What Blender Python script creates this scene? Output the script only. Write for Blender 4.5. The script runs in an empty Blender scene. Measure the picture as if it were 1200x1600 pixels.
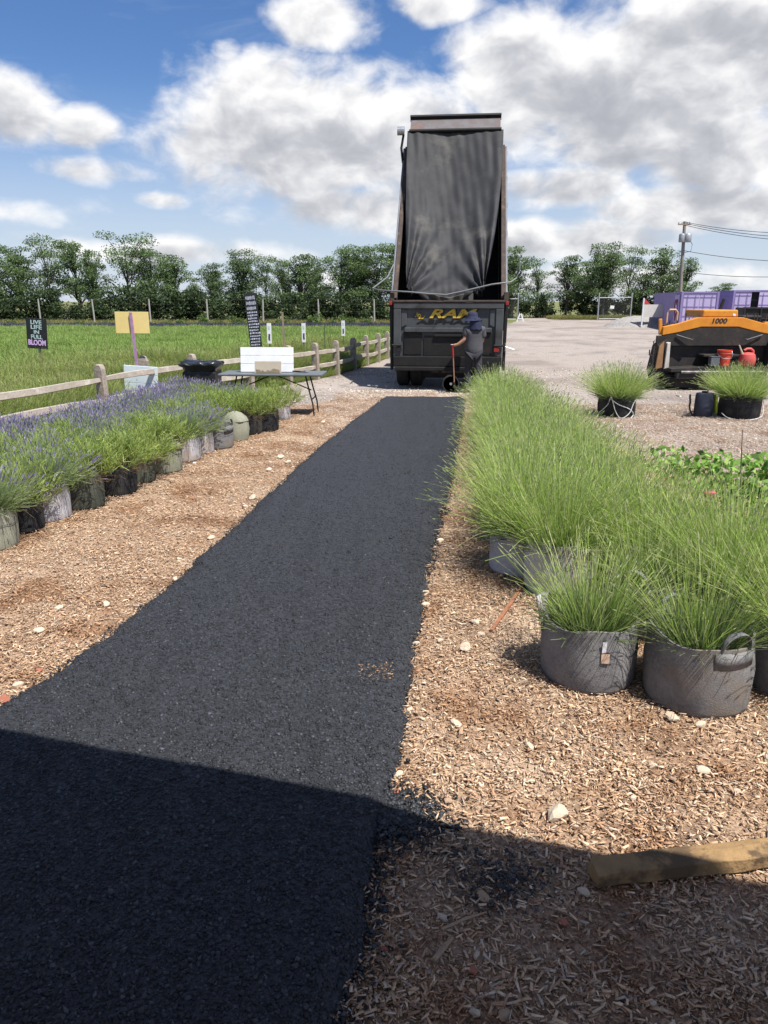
import bpy, bmesh, math, random
import numpy as np
from mathutils import Vector, Matrix, Euler, Quaternion
R = math.radians
SC = bpy.context.scene
COL = SC.collection
rnd = random.Random(7)
rng = np.random.default_rng(11)

# ------------------------------------------------------------------ camera
F_PX, PITCH, CAM_H = 1160.0, math.atan(330 / 1160.0), 2.0
cam_d = bpy.data.cameras.new('camera')
cam = bpy.data.objects.new('camera', cam_d)
COL.objects.link(cam)
cam.location = (0, 0, CAM_H)
cam.rotation_euler = (math.pi / 2 - PITCH, 0, 0)
cam_d.sensor_fit = 'VERTICAL'
cam_d.sensor_height = 24
cam_d.lens = 24 * F_PX / 1600
cam_d.clip_start = 0.05
cam_d.clip_end = 2000
SC.camera = cam
SC.render.resolution_x, SC.render.resolution_y = 768, 1024


def ray(px, py):
    u, v = (px - 600) / F_PX, (800 - py) / F_PX
    return Vector((u, math.cos(PITCH) + v * math.sin(PITCH), -math.sin(PITCH) + v * math.cos(PITCH)))


def G(px, py, z=0.0):            # photo pixel -> point on a horizontal plane
    r = ray(px, py)
    t = (z - CAM_H) / r.z
    return Vector((r.x * t, r.y * t, z))


def D(px, py, y):                # photo pixel -> point at ground distance y
    r = ray(px, py)
    t = y / r.y
    return Vector((r.x * t, y, CAM_H + r.z * t))


# ------------------------------------------------------------------ light
SUN_EL, SUN_AZ = R(63), R(134)           # azimuth clockwise from +Y
SUN = Vector((math.cos(SUN_EL) * math.sin(SUN_AZ), math.cos(SUN_EL) * math.cos(SUN_AZ), math.sin(SUN_EL)))
sl = bpy.data.lights.new('sun', 'SUN')
sl.energy = 5.0
sl.angle = R(0.5)
sl.color = (1.0, 0.955, 0.89)
so = bpy.data.objects.new('sun', sl)
COL.objects.link(so)
so.rotation_euler = SUN.to_track_quat('Z', 'Y').to_euler()
so.location = (10, -10, 30)

W = bpy.data.worlds.new('World')
SC.world = W
W.use_nodes = True
W.cycles.sampling_method = 'MANUAL'
W.cycles.sample_map_resolution = 256


class NT:
    """tiny node-graph helper"""
    def __init__(s, tree):
        s.t = tree
        s.n = tree.nodes
        s.l = tree.links

    def node(s, typ, **kw):
        n = s.n.new(typ)
        for k, v in kw.items():
            setattr(n, k, v)
        return n

    def put(s, sock, v):
        if isinstance(v, bpy.types.NodeSocket):
            s.l.new(v, sock)
        elif v is not None:
            if sock.type == 'RGBA' and hasattr(v, '__len__') and len(v) == 3:
                v = (*v, 1)
            sock.default_value = v

    def math(s, op, a, b=None, c=None, clamp=False):
        n = s.node('ShaderNodeMath', operation=op, use_clamp=clamp)
        for i, v in enumerate((a, b, c)):
            if v is not None:
                s.put(n.inputs[i], v)
        return n.outputs[0]

    def vmath(s, op, a, b=None, scale=None):
        n = s.node('ShaderNodeVectorMath', operation=op)
        s.put(n.inputs[0], a)
        if b is not None:
            s.put(n.inputs[1], b)
        if scale is not None:
            s.put(n.inputs['Scale'], scale)
        return n.outputs['Value'] if op in ('LENGTH', 'DOT_PRODUCT', 'DISTANCE') else n.outputs['Vector']

    def noise(s, vec, scale, detail=4, rough=0.55, dist=0.0, col=False):
        n = s.node('ShaderNodeTexNoise')
        if vec is not None:
            s.l.new(vec, n.inputs['Vector'])
        s.put(n.inputs['Scale'], scale)
        n.inputs['Detail'].default_value = detail
        n.inputs['Roughness'].default_value = rough
        n.inputs['Distortion'].default_value = dist
        return n.outputs['Color'] if col else n.outputs['Fac']

    def vor(s, vec, scale, feature='F1', out='Distance'):
        n = s.node('ShaderNodeTexVoronoi', feature=feature)
        if vec is not None:
            s.l.new(vec, n.inputs['Vector'])
        s.put(n.inputs['Scale'], scale)
        return n.outputs[out]

    def mr(s, v, a, b, c=0.0, d=1.0, smooth=False):
        n = s.node('ShaderNodeMapRange')
        n.interpolation_type = 'SMOOTHSTEP' if smooth else 'LINEAR'
        for i, q in zip((0, 1, 2, 3, 4), (v, a, b, c, d)):
            s.put(n.inputs[i], q)
        return n.outputs[0]

    def mix(s, f, a, b, blend='MIX'):
        n = s.node('ShaderNodeMix', data_type='RGBA', blend_type=blend)
        s.put(n.inputs[0], f)
        s.put(n.inputs[6], a)
        s.put(n.inputs[7], b)
        return n.outputs[2]

    def ramp(s, f, stops):
        n = s.node('ShaderNodeValToRGB')
        s.put(n.inputs[0], f)
        e = n.color_ramp.elements
        while len(e) < len(stops):
            e.new(0.5)
        for q, (p, c) in zip(e, stops):
            q.position = p
            q.color = (*c, 1)
        return n.outputs[0]


# ---- cloudy sky: nishita blue with cumulus laid out by azimuth / elevation
def cloud_field(n, P):
    """-> density at P, density a little up-sun of P, height within the cloud (-1 base .. 1 top)"""
    blobs = [  # photo px centre, px half sizes, weight
        (470, 210, 285, 125, 1.0), (620, 200, 190, 95, .92), (345, 215, 130, 85, .85), (420, 125, 95, 62, .85), (560, 325, 180, 55, .8),
        (360, 272, 130, 36, .72), (250, 312, 62, 20, .66), (505, 28, 120, 55, .85), (358, 80, 40, 24, .6), (8, 165, 85, 62, .9),
        (130, 195, 85, 36, .66), (150, 268, 130, 26, .62), (250, 392, 330, 30, .66), (60, 330, 200, 34, .5),
        (800, 105, 130, 95, .95), (970, 150, 240, 130, 1.05), (1130, 70, 230, 150, 1.1), (870, 205, 180, 66, .85), (1140, 235, 170, 80, 1.0),
        (880, 292, 150, 44, .85), (1090, 325, 220, 52, .9), (900, 372, 230, 44, .85), (690, 4, 110, 34, .8), (850, 440, 520, 34, .75),
    ]
    acc = num = den = None
    for px, py, hx, hy, w in blobs:
        r = ray(px, py).normalized()
        az, el = math.atan2(r.x, r.y), math.asin(r.z)
        k = n.node('ShaderNodeVectorMath', operation='MULTIPLY_ADD')
        n.l.new(P, k.inputs[0])
        k.inputs[1].default_value = (F_PX / hx, F_PX / hy, 0)
        k.inputs[2].default_value = (-az * F_PX / hx, -el * F_PX / hy, 0)
        q = k.outputs[0]
        v = n.mr(n.vmath('LENGTH', q), 0.1, 1.35, w, 0, True)
        t = n.vmath('DOT_PRODUCT', q, (0.35, 1, 0))
        acc = v if acc is None else n.math('MAXIMUM', acc, v)
        num = n.math('MULTIPLY', v, t) if num is None else n.math('MULTIPLY_ADD', v, t, num)
        den = v if den is None else n.math('ADD', den, v)
    hgt = n.math('DIVIDE', num, n.math('ADD', den, .15))
    st = n.vmath('MULTIPLY', P, (1.0, 1.5, 1.0))
    warp = n.noise(st, 11.0, 2, .5, col=True)
    st2 = n.vmath('ADD', st, n.vmath('SCALE', n.vmath('SUBTRACT', warp, (.5, .5, .5)), scale=0.05))
    big = n.noise(st, 6.5, 2, .5)
    f0 = n.noise(st2, 12.0, 8, .56)
    f1 = n.noise(n.vmath('ADD', st2, (.012, .034, 0)), 12.0, 4, .54)
    # clouds elsewhere round the sky come from the broad noise alone
    wide = n.mr(big, .44, .70, 0, .85, True)
    sep = n.node('ShaderNodeSeparateXYZ')
    n.l.new(P, sep.inputs[0])
    cov = n.math('MAXIMUM', acc, n.math('MULTIPLY', wide, n.mr(n.math('ABSOLUTE', sep.outputs[0]), .5, .75, .3, 1.0, True)))
    base = n.math('MULTIPLY_ADD', n.math('SUBTRACT', big, .5), .45, cov)
    d = n.math('MULTIPLY_ADD', n.math('SUBTRACT', f0, .5), 1.15, base)
    rel = n.math('SUBTRACT', f0, f1)
    return d, rel, hgt


wt = NT(W.node_tree)
wt.n.clear()
wo = wt.node('ShaderNodeOutputWorld')
bg = wt.node('ShaderNodeBackground')
sky = wt.node('ShaderNodeTexSky', sky_type='NISHITA')
sky.sun_disc = False
sky.sun_elevation = SUN_EL
sky.sun_rotation = SUN_AZ
sky.altitude = 20
sky.air_density = 1.0
sky.dust_density = 0.6
sky.ozone_density = 1.6
tc = wt.node('ShaderNodeTexCoord')
sx = wt.node('ShaderNodeSeparateXYZ')
wt.l.new(tc.outputs['Generated'], sx.inputs[0])
azn = wt.math('ARCTAN2', sx.outputs[0], sx.outputs[1])
eln = wt.math('ARCSINE', wt.math('MINIMUM', sx.outputs[2], .9999))
cp = wt.node('ShaderNodeCombineXYZ')
wt.l.new(azn, cp.inputs[0])
wt.l.new(eln, cp.inputs[1])
dn, rel, hgt = cloud_field(wt, cp.outputs[0])
alpha = wt.mr(dn, .31, .74, 0, 1, True)
wisp = wt.mr(wt.noise(wt.vmath('MULTIPLY', cp.outputs[0], (3.0, 11.0, 1)), 1.6, 6, .62, .6), .52, .76, 0, .3, True)
alpha = wt.math('MAXIMUM', alpha, wt.math('MULTIPLY', wisp, wt.mr(eln, .05, .40, 1.0, .35)))
# thick cores and undersides go grey, sun-side billows and thin rims stay white
lit = wt.math('ADD', wt.math('MULTIPLY', rel, 1.55), wt.math('MULTIPLY', hgt, .46))
lit = wt.math('SUBTRACT', lit, wt.math('MULTIPLY', wt.math('SUBTRACT', dn, .70), .66))
lit = wt.mr(lit, -.60, .36, 0, 1, True)
CW = 5.7
ccol = wt.ramp(lit, [(0.0, (.50, .515, .56)), (.32, (.66, .67, .71)), (.6, (.88, .88, .90)), (.88, (1.14, 1.13, 1.12))])
ccol = wt.vmath('SCALE', ccol, scale=CW)
skyc = wt.mix(1.0, sky.outputs[0], (.41, .56, .77), 'MULTIPLY')
haz = wt.mr(eln, 0.0, .26, .82, 0.0, True)
skyc = wt.mix(haz, skyc, (CW * .76, CW * .83, CW * .94))
final = wt.mix(wt.math('MULTIPLY', alpha, .97), skyc, ccol)
wt.l.new(final, bg.inputs[0])
bg.inputs[1].default_value = 0.1
wt.l.new(bg.outputs[0], wo.inputs[0])

SC.view_settings.view_transform = 'Standard'
SC.view_settings.look = 'None'
SC.view_settings.exposure = 0.7
SC.view_settings.gamma = 1.0
SC.view_settings.use_curve_mapping = False
SC.render.engine = 'CYCLES'
cy = SC.cycles
cy.use_denoising = True
cy.max_bounces = 8
cy.diffuse_bounces = 3
cy.glossy_bounces = 2
cy.transmission_bounces = 3
cy.transparent_max_bounces = 6
cy.caustics_reflective = cy.caustics_refractive = False
cy.sample_clamp_indirect = 4


# ================================================================== materials
MATS = {}


def mat(name, c1, c2=None, scale=6.0, rough=.75, metal=0.0, bump=0.0, bscale=40.0, attr=False, spec=.35,
        c3=None, s3=1.5, f3=(.52, .7), stretch=None, transl=0.0):
    """base colour c1..c2 over noise, blotches of c3, optional per-vertex tint"""
    if name in MATS:
        return MATS[name]
    m = bpy.data.materials.new(name)
    m.use_nodes = True
    n = NT(m.node_tree)
    n.n.clear()
    out = n.node('ShaderNodeOutputMaterial')
    p = n.node('ShaderNodeBsdfPrincipled')
    tcn = n.node('ShaderNodeTexCoord')
    v = tcn.outputs['Object']
    if stretch:
        v = n.vmath('MULTIPLY', v, stretch)
    col = None
    if attr:
        a = n.node('ShaderNodeVertexColor', layer_name='Col')
        col = a.outputs[0]
        if c1 is not None:
            col = n.mix(1.0, col, c1, 'MULTIPLY')
    else:
        col = n.mix(0, c1, c1)
    if c2 is not None:
        col = n.mix(n.mr(n.noise(v, scale, 6, .6), .35, .65), col, c2)
    if c3 is not None:
        col = n.mix(n.mr(n.noise(v, s3, 5, .65), f3[0], f3[1], 0, 1, True), col, c3)
    n.put(p.inputs['Base Color'], col)
    p.inputs['Roughness'].default_value = rough
    p.inputs['Metallic'].default_value = metal
    p.inputs['Specular IOR Level'].default_value = spec
    if bump:
        b = n.node('ShaderNodeBump')
        b.inputs['Strength'].default_value = min(1.0, bump)
        b.inputs['Distance'].default_value = .01 * max(1, bump)
        n.l.new(n.noise(v, bscale, 5, .6), b.inputs['Height'])
        n.l.new(b.outputs[0], p.inputs['Normal'])
    sh = p.outputs[0]
    if transl:
        t = n.node('ShaderNodeBsdfTranslucent')
        n.put(t.inputs[0], col)
        ms = n.node('ShaderNodeMixShader')
        ms.inputs[0].default_value = transl
        n.l.new(p.outputs[0], ms.inputs[1])
        n.l.new(t.outputs[0], ms.inputs[2])
        sh = ms.outputs[0]
    n.l.new(sh, out.inputs[0])
    MATS[name] = m
    return m


# ================================================================== mesh helpers
class MB:
    def __init__(s):
        s.v, s.f = [], []

    def add(s, vs, fs):
        o = len(s.v)
        s.v += [Vector(v) for v in vs]
        s.f += [tuple(i + o for i in f) for f in fs]
        return s

    def box(s, c, size, rot=None):
        hx, hy, hz = size[0] / 2, size[1] / 2, size[2] / 2
        M = Euler(rot).to_matrix() if rot is not None else Matrix.Identity(3)
        c = Vector(c)
        vs = [c + M @ Vector((x * hx, y * hy, z * hz)) for x in (-1, 1) for y in (-1, 1) for z in (-1, 1)]
        return s.add(vs, [(0, 1, 3, 2), (4, 6, 7, 5), (0, 4, 5, 1), (2, 3, 7, 6), (0, 2, 6, 4), (1, 5, 7, 3)])

    def bar(s, a, b, w, h, up=(0, 0, 1)):
        """box beam from a to b"""
        a, b = Vector(a), Vector(b)
        d = (b - a).normalized()
        up = Vector(up)
        sd = d.cross(up)
        if sd.length < 1e-4:
            sd = d.cross(Vector((1, 0, 0)))
        sd.normalize()
        u = sd.cross(d)
        vs = [p + sd * (i * w / 2) + u * (j * h / 2) for p in (a, b) for i, j in ((-1, -1), (1, -1), (1, 1), (-1, 1))]
        return s.add(vs, [(3, 2, 1, 0), (4, 5, 6, 7), (0, 1, 5, 4), (1, 2, 6, 5), (2, 3, 7, 6), (3, 0, 4, 7)])

    def tube(s, pts, rad, seg=8, cap=True):
        pts = [Vector(p) for p in pts]
        if not hasattr(rad, '__len__'):
            rad = [rad] * len(pts)
        o = len(s.v)
        ref = Vector((0, 0, 1))
        for i, p in enumerate(pts):
            d = (pts[min(i + 1, len(pts) - 1)] - pts[max(i - 1, 0)]).normalized()
            r = ref if abs(d.dot(ref)) < .95 else Vector((1, 0, 0))
            x = d.cross(r).normalized()
            y = d.cross(x)
            for k in range(seg):
                a = 2 * math.pi * k / seg
                s.v.append(p + (x * math.cos(a) + y * math.sin(a)) * rad[i])
        for i in range(len(pts) - 1):
            for k in range(seg):
                a, b = o + i * seg + k, o + i * seg + (k + 1) % seg
                s.f.append((a, b, b + seg, a + seg))
        if cap:
            s.f.append(tuple(o + k for k in reversed(range(seg))))
            e = o + (len(pts) - 1) * seg
            s.f.append(tuple(e + k for k in range(seg)))
        return s

    def lathe(s, prof, seg=24, c=(0, 0, 0), axis='z', wob=0.0, seed=0):
        r_ = random.Random(seed)
        ph = [r_.uniform(0, 6.28) for _ in range(4)]
        o = len(s.v)
        c = Vector(c)
        for r, z in prof:
            for k in range(seg):
                a = 2 * math.pi * k / seg
                q = r * (1 + wob * (math.sin(2 * a + ph[0] + z * 3) + .6 * math.sin(3 * a + ph[1] - z * 5) + .3 * math.sin(7 * a + ph[2])))
                p = Vector((q * math.cos(a), q * math.sin(a), z))
                if axis == 'x':
                    p = Vector((p.z, p.x, p.y))
                elif axis == 'y':
                    p = Vector((p.y, p.z, p.x))
                s.v.append(c + p)
        for i in range(len(prof) - 1):
            for k in range(seg):
                a, b = o + i * seg + k, o + i * seg + (k + 1) % seg
                s.f.append((a, b, b + seg, a + seg))
        if prof[0][0] > 1e-4:
            s.f.append(tuple(o + k for k in reversed(range(seg))))
        if prof[-1][0] > 1e-4:
            e = o + (len(prof) - 1) * seg
            s.f.append(tuple(e + k for k in range(seg)))
        return s

    def prism(s, poly, axis, a, b):
        """poly = 2-D outline, extruded along axis from a to b"""
        def mk(p, t):
            return {'x': (t, p[0], p[1]), 'y': (p[0], t, p[1]), 'z': (p[0], p[1], t)}[axis]
        n = len(poly)
        vs = [mk(p, a) for p in poly] + [mk(p, b) for p in poly]
        fs = [tuple(range(n - 1, -1, -1)), tuple(range(n, 2 * n))] + [(i, (i + 1) % n, n + (i + 1) % n, n + i) for i in range(n)]
        return s.add(vs, fs)

    def grid(s, fn, nu, nv):
        o = len(s.v)
        for j in range(nv + 1):
            for i in range(nu + 1):
                s.v.append(Vector(fn(i / nu, j / nv)))
        for j in range(nv):
            for i in range(nu):
                a = o + j * (nu + 1) + i
                s.f.append((a, a + 1, a + nu + 2, a + nu + 1))
        return s

    def mesh(s, name, smooth=False, ang=40):
        me = bpy.data.meshes.new(name)
        me.from_pydata([tuple(v) for v in s.v], [], s.f)
        bm = bmesh.new()
        bm.from_mesh(me)
        bmesh.ops.recalc_face_normals(bm, faces=bm.faces)
        bm.to_mesh(me)
        bm.free()
        if smooth:
            for p in me.polygons:
                p.use_smooth = True
            if ang < 180:
                me.set_sharp_from_angle(angle=R(ang))
        return me

    def obj(s, name, m, parent=None, smooth=False, bevel=0.0, loc=None, solid=0.0, ang=40):
        o = bpy.data.objects.new(name, s.mesh(name, smooth, ang))
        COL.objects.link(o)
        o.data.materials.append(m)
        if parent is not None:
            o.parent = parent
        if loc is not None:
            o.location = loc
        if solid:
            md = o.modifiers.new('solid', 'SOLIDIFY')
            md.thickness = solid
            md.offset = 0
        if bevel:
            md = o.modifiers.new('bevel', 'BEVEL')
            md.width = bevel
            md.segments = 2
            md.limit_method = 'ANGLE'
        return o


def np_mesh(name, V, Fc, nper, cols=None, m=None):
    """fast mesh from numpy: V (n,3), Fc (k,nper); cols (n,3) -> point colour attribute"""
    me = bpy.data.meshes.new(name)
    me.vertices.add(len(V))
    me.vertices.foreach_set('co', np.ascontiguousarray(V, dtype=np.float32).ravel())
    k = len(Fc)
    me.loops.add(k * nper)
    me.loops.foreach_set('vertex_index', np.ascontiguousarray(Fc, dtype=np.int32).ravel())
    me.polygons.add(k)
    me.polygons.foreach_set('loop_start', np.arange(0, k * nper, nper, dtype=np.int32))
    me.update(calc_edges=True)
    if cols is not None:
        at = me.color_attributes.new('Col', 'FLOAT_COLOR', 'POINT')
        c4 = np.ones((len(V), 4), dtype=np.float32)
        c4[:, :3] = cols
        at.data.foreach_set('color', c4.ravel())
    if m:
        me.materials.append(m)
    return me


def tag(o, label=None, cat=None, group=None, kind=None):
    if label:
        o['label'] = label
    if cat:
        o['category'] = cat
    if group:
        o['group'] = group
    if kind:
        o['kind'] = kind
    return o


def empty(name, loc=(0, 0, 0), rz=0.0):
    e = bpy.data.objects.new(name, None)
    e.empty_display_size = .2
    COL.objects.link(e)
    e.location = loc
    e.rotation_euler = (0, 0, rz)
    return e


def link(name, me, parent=None, loc=None, rot=None, scale=None):
    o = bpy.data.objects.new(name, me)
    COL.objects.link(o)
    if parent is not None:
        o.parent = parent
    if loc is not None:
        o.location = loc
    if rot is not None:
        o.rotation_euler = rot
    if scale is not None:
        o.scale = scale if hasattr(scale, '__len__') else (scale,) * 3
    return o


def text_mesh(body, size, shear=0.0, offset=0.0, extrude=.002, width=None):
    """flat lettering as a mesh in the XZ plane, facing -Y, centred"""
    cu = bpy.data.curves.new('lettering', 'FONT')
    cu.body = body
    cu.size = size
    cu.shear = shear
    cu.offset = offset
    cu.extrude = extrude
    cu.align_x = 'CENTER'
    cu.align_y = 'CENTER'
    cu.resolution_u = 3
    ob = bpy.data.objects.new('lettering', cu)
    COL.objects.link(ob)
    dg = bpy.context.evaluated_depsgraph_get()
    me = bpy.data.meshes.new_from_object(ob.evaluated_get(dg))
    bpy.data.objects.remove(ob)
    bpy.data.curves.remove(cu)
    xs = [v.co.x for v in me.vertices]
    k = 1.0
    if width:
        k = width / (max(xs) - min(xs))
    cx = (max(xs) + min(xs)) / 2
    for v in me.vertices:
        v.co = Vector(((v.co.x - cx) * k, -v.co.z, v.co.y))
    return me


def letter(body, m, parent, loc, size, name='lettering', **kw):
    me = text_mesh(body, size, **kw)
    me.materials.clear()
    me.materials.append(m)
    return link(name, me, parent, loc)


def skin(name, verts, edges, radii, m, parent=None, sub=2, root=0):
    me = bpy.data.meshes.new(name)
    me.from_pydata([tuple(v) for v in verts], edges, [])
    ob = bpy.data.objects.new(name, me)
    COL.objects.link(ob)
    ob.modifiers.new('skin', 'SKIN')
    if not me.skin_vertices:
        me.skin_vertices.new(name='')
    sv = me.skin_vertices[0].data
    for i, r in enumerate(radii):
        sv[i].radius = r if hasattr(r, '__len__') else (r, r)
        sv[i].use_root = (i == root)
    s_ = ob.modifiers.new('sub', 'SUBSURF')
    s_.levels = s_.render_levels = sub
    dg = bpy.context.evaluated_depsgraph_get()
    dg.update()
    em = bpy.data.meshes.new_from_object(ob.evaluated_get(dg))
    bpy.data.objects.remove(ob)
    for p in em.polygons:
        p.use_smooth = True
    em.materials.clear()
    em.materials.append(m)
    o = link(name, em, parent)
    return o


def scatter(name, P, rotz, scl, idx, sources, label, cat, tilt=None):
    """stuff: geometry-node instances of a few source meshes at given points"""
    src = bpy.data.collections.new(name + '_source')
    for i, me in enumerate(sources):
        o = bpy.data.objects.new('%s_piece_%02d' % (name, i), me)
        src.objects.link(o)
    me = bpy.data.meshes.new(name)
    me.vertices.add(len(P))
    me.vertices.foreach_set('co', np.ascontiguousarray(P, dtype=np.float32).ravel())
    rot = np.zeros((len(P), 3), np.float32)
    if tilt is not None:
        rot[:, :2] = tilt
    rot[:, 2] = rotz
    a = me.attributes.new('rot', 'FLOAT_VECTOR', 'POINT')
    a.data.foreach_set('vector', rot.ravel())
    a = me.attributes.new('scl', 'FLOAT', 'POINT')
    a.data.foreach_set('value', np.ascontiguousarray(scl, dtype=np.float32))
    a = me.attributes.new('idx', 'INT', 'POINT')
    a.data.foreach_set('value', np.ascontiguousarray(idx, dtype=np.int32))
    me.update()
    ob = bpy.data.objects.new(name, me)
    COL.objects.link(ob)
    ng = bpy.data.node_groups.new(name, 'GeometryNodeTree')
    ng.interface.new_socket('Geometry', in_out='INPUT', socket_type='NodeSocketGeometry')
    ng.interface.new_socket('Geometry', in_out='OUTPUT', socket_type='NodeSocketGeometry')
    gi = ng.nodes.new('NodeGroupInput')
    go = ng.nodes.new('NodeGroupOutput')
    ip = ng.nodes.new('GeometryNodeInstanceOnPoints')
    ci = ng.nodes.new('GeometryNodeCollectionInfo')
    ci.inputs['Collection'].default_value = src
    ci.inputs['Separate Children'].default_value = True
    ci.inputs['Reset Children'].default_value = True

    def na(nm, t):
        q = ng.nodes.new('GeometryNodeInputNamedAttribute')
        q.data_type = t
        q.inputs['Name'].default_value = nm
        return q.outputs['Attribute']
    L = ng.links.new
    L(gi.outputs[0], ip.inputs['Points'])
    L(ci.outputs[0], ip.inputs['Instance'])
    ip.inputs['Pick Instance'].default_value = True
    L(na('idx', 'INT'), ip.inputs['Instance Index'])
    er = ng.nodes.new('FunctionNodeEulerToRotation')
    L(na('rot', 'FLOAT_VECTOR'), er.inputs[0])
    L(er.outputs[0], ip.inputs['Rotation'])
    L(na('scl', 'FLOAT'), ip.inputs['Scale'])
    L(ip.outputs[0], go.inputs[0])
    md = ob.modifiers.new('scatter', 'NODES')
    md.node_group = ng
    tag(ob, label, cat, kind='stuff')
    return ob


def vnoise(x, y, seed=0):
    """cheap smooth value noise on arrays"""
    x = np.asarray(x, float)
    y = np.asarray(y, float)
    r = np.random.default_rng(seed)
    s = np.zeros(np.broadcast(x, y).shape)
    for k in range(7):
        a, b, c = r.uniform(0, 6.28), r.uniform(.5, 1.6), r.uniform(0, 6.28)
        s = s + np.sin((x * math.cos(a) + y * math.sin(a)) * b * (1 + k * .35) + c) / (1 + k * .4)
    return s / 3.2


# ================================================================== ground and setting
FENCE = [(-7.5, 3.4), (-6.65, 6.7), (-5.78, 9.9), (-4.88, 13.0), (-3.98, 15.6), (-3.08, 17.3), (-2.35, 18.6), (-1.78, 19.8), (-1.32, 21.0), (-.91, 22.6),
         (-.57, 24.2), (-.21, 25.6), (.1, 27.2), (.5, 29.2), (1.0, 31.4), (1.6, 33.6)]
fy = np.array([p[1] for p in FENCE] + [60., 90.])
fx = np.array([p[0] for p in FENCE] + [9., 17.])


def fence_x(y):
    return np.interp(y, fy, fx)


LX = np.array([(0.5, -2.32), (3.28, -1.93), (4.04, -1.71), (5.11, -1.5), (6.82, -1.30), (10.02, -.92), (11.92, -.62), (15.75, 0.02)])
RX = np.array([(0.5, -.36), (1.65, -.15), (2.13, -.07), (2.65, .0), (3.75, .12), (4.88, .26), (7.03, .57), (8.72, .82), (10.33, 1.02), (15.75, 1.68)])


def strip_l(y):
    return np.interp(y, LX[:, 0], LX[:, 1])


def strip_r(y):
    return np.interp(y, RX[:, 0], RX[:, 1])


def ground_mat(name, cols, fine, patch=None, bump=.6, bdist=.01, rough=.95, pscale=.25):
    m = bpy.data.materials.new(name)
    m.use_nodes = True
    n = NT(m.node_tree)
    p = n.n['Principled BSDF']
    v = n.node('ShaderNodeTexCoord').outputs['Object']
    f1 = n.noise(v, fine, 5, .7)
    f2 = n.vor(v, fine * 1.7, 'F1', 'Color')
    sep = n.node('ShaderNodeSeparateColor')
    n.l.new(f2, sep.inputs[0])
    f = n.math('ADD', n.math('MULTIPLY', f1, .55), n.math('MULTIPLY', sep.outputs[0], .45))
    k = len(cols)
    col = n.ramp(f, [(.25 + .5 * i / (k - 1), c) for i, c in enumerate(cols)])
    if patch:
        for c, lo, hi, s in patch:
            col = n.mix(n.mr(n.noise(v, s, 5, .6), lo, hi, 0, .8, True), col, c)
    n.put(p.inputs['Base Color'], col)
    p.inputs['Roughness'].default_value = rough
    p.inputs['Specular IOR Level'].default_value = .2
    b = n.node('ShaderNodeBump')
    b.inputs['Strength'].default_value = bump
    b.inputs['Distance'].default_value = bdist
    n.l.new(f, b.inputs['Height'])
    n.l.new(b.outputs[0], p.inputs['Normal'])
    return m


M_ground = ground_mat('meadow_ground', [(.07, .09, .03), (.12, .14, .05), (.2, .19, .08)], 3.0, [((.22, .19, .09), .5, .65, .08)])
M_lot = ground_mat('lot_gravel', [(.20, .172, .15), (.295, .255, .225), (.385, .34, .305)], 22.0,
                   [((.20, .17, .15), .48, .62, .22), ((.38, .34, .305), .52, .66, .1), ((.18, .155, .14), .54, .66, .9), ((.23, .185, .155), .55, .62, .05)], bump=.5)
M_mulch = ground_mat('mulch_soil', [(.16, .105, .07), (.30, .205, .135), (.44, .32, .22)], 55.0,
                     [((.15, .095, .062), .52, .66, 1.3), ((.36, .22, .14), .55, .7, .8)], bump=.9)
M_field = ground_mat('field_soil', [(.10, .14, .04), (.15, .20, .06), (.2, .25, .08)], 9.0, [((.13, .14, .06), .6, .72, .15)], bump=.8, bdist=.05)


def sheet(name, poly, z, m, sub=None):
    bm = bmesh.new()
    vs = [bm.verts.new((x, y, z)) for x, y in poly]
    bm.faces.new(vs)
    bmesh.ops.recalc_face_normals(bm, faces=bm.faces)
    if bm.faces[:][0].normal.z < 0:
        bmesh.ops.reverse_faces(bm, faces=bm.faces)
    me = bpy.data.meshes.new(name)
    bm.to_mesh(me)
    bm.free()
    me.materials.append(m)
    o = link(name, me)
    return tag(o, kind='structure')


sheet('ground', [(-900, -300), (900, -300), (900, 1500), (-900, 1500)], -.012, M_ground)
lotpoly = [(70, -20)] + [(70, 92), (17, 92)] + [(float(fence_x(y)), y) for y in (60, 45, 33.6, 27.2, 22.6, 18.6, 15.6, 13, 10.5, 8, 3)] + [(-8.5, -20)]
sheet('gravel_lot', lotpoly, -.004, M_lot)
sheet('mulch_bed', [(-8, -3), (6.5, -3), (5.2, 6), (3.6, 9.5), (2.6, 13.0), (2.3, 16.4), (-.6, 16.4), (-1.4, 15.0), (-2.4, 14.5), (-4.1, 14.6), (-5.0, 12.2), (-5.8, 8.5), (-7.2, 3.0)], .003, M_mulch)
sheet('public_road', [(-200, 96), (13, 96), (60, 93.5), (200, 93.5), (200, 97.5), (13, 100), (-200, 100)], -.002,
      ground_mat('far_road', [(.12, .12, .12), (.15, .15, .145), (.17, .165, .16)], 8.0))


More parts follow.
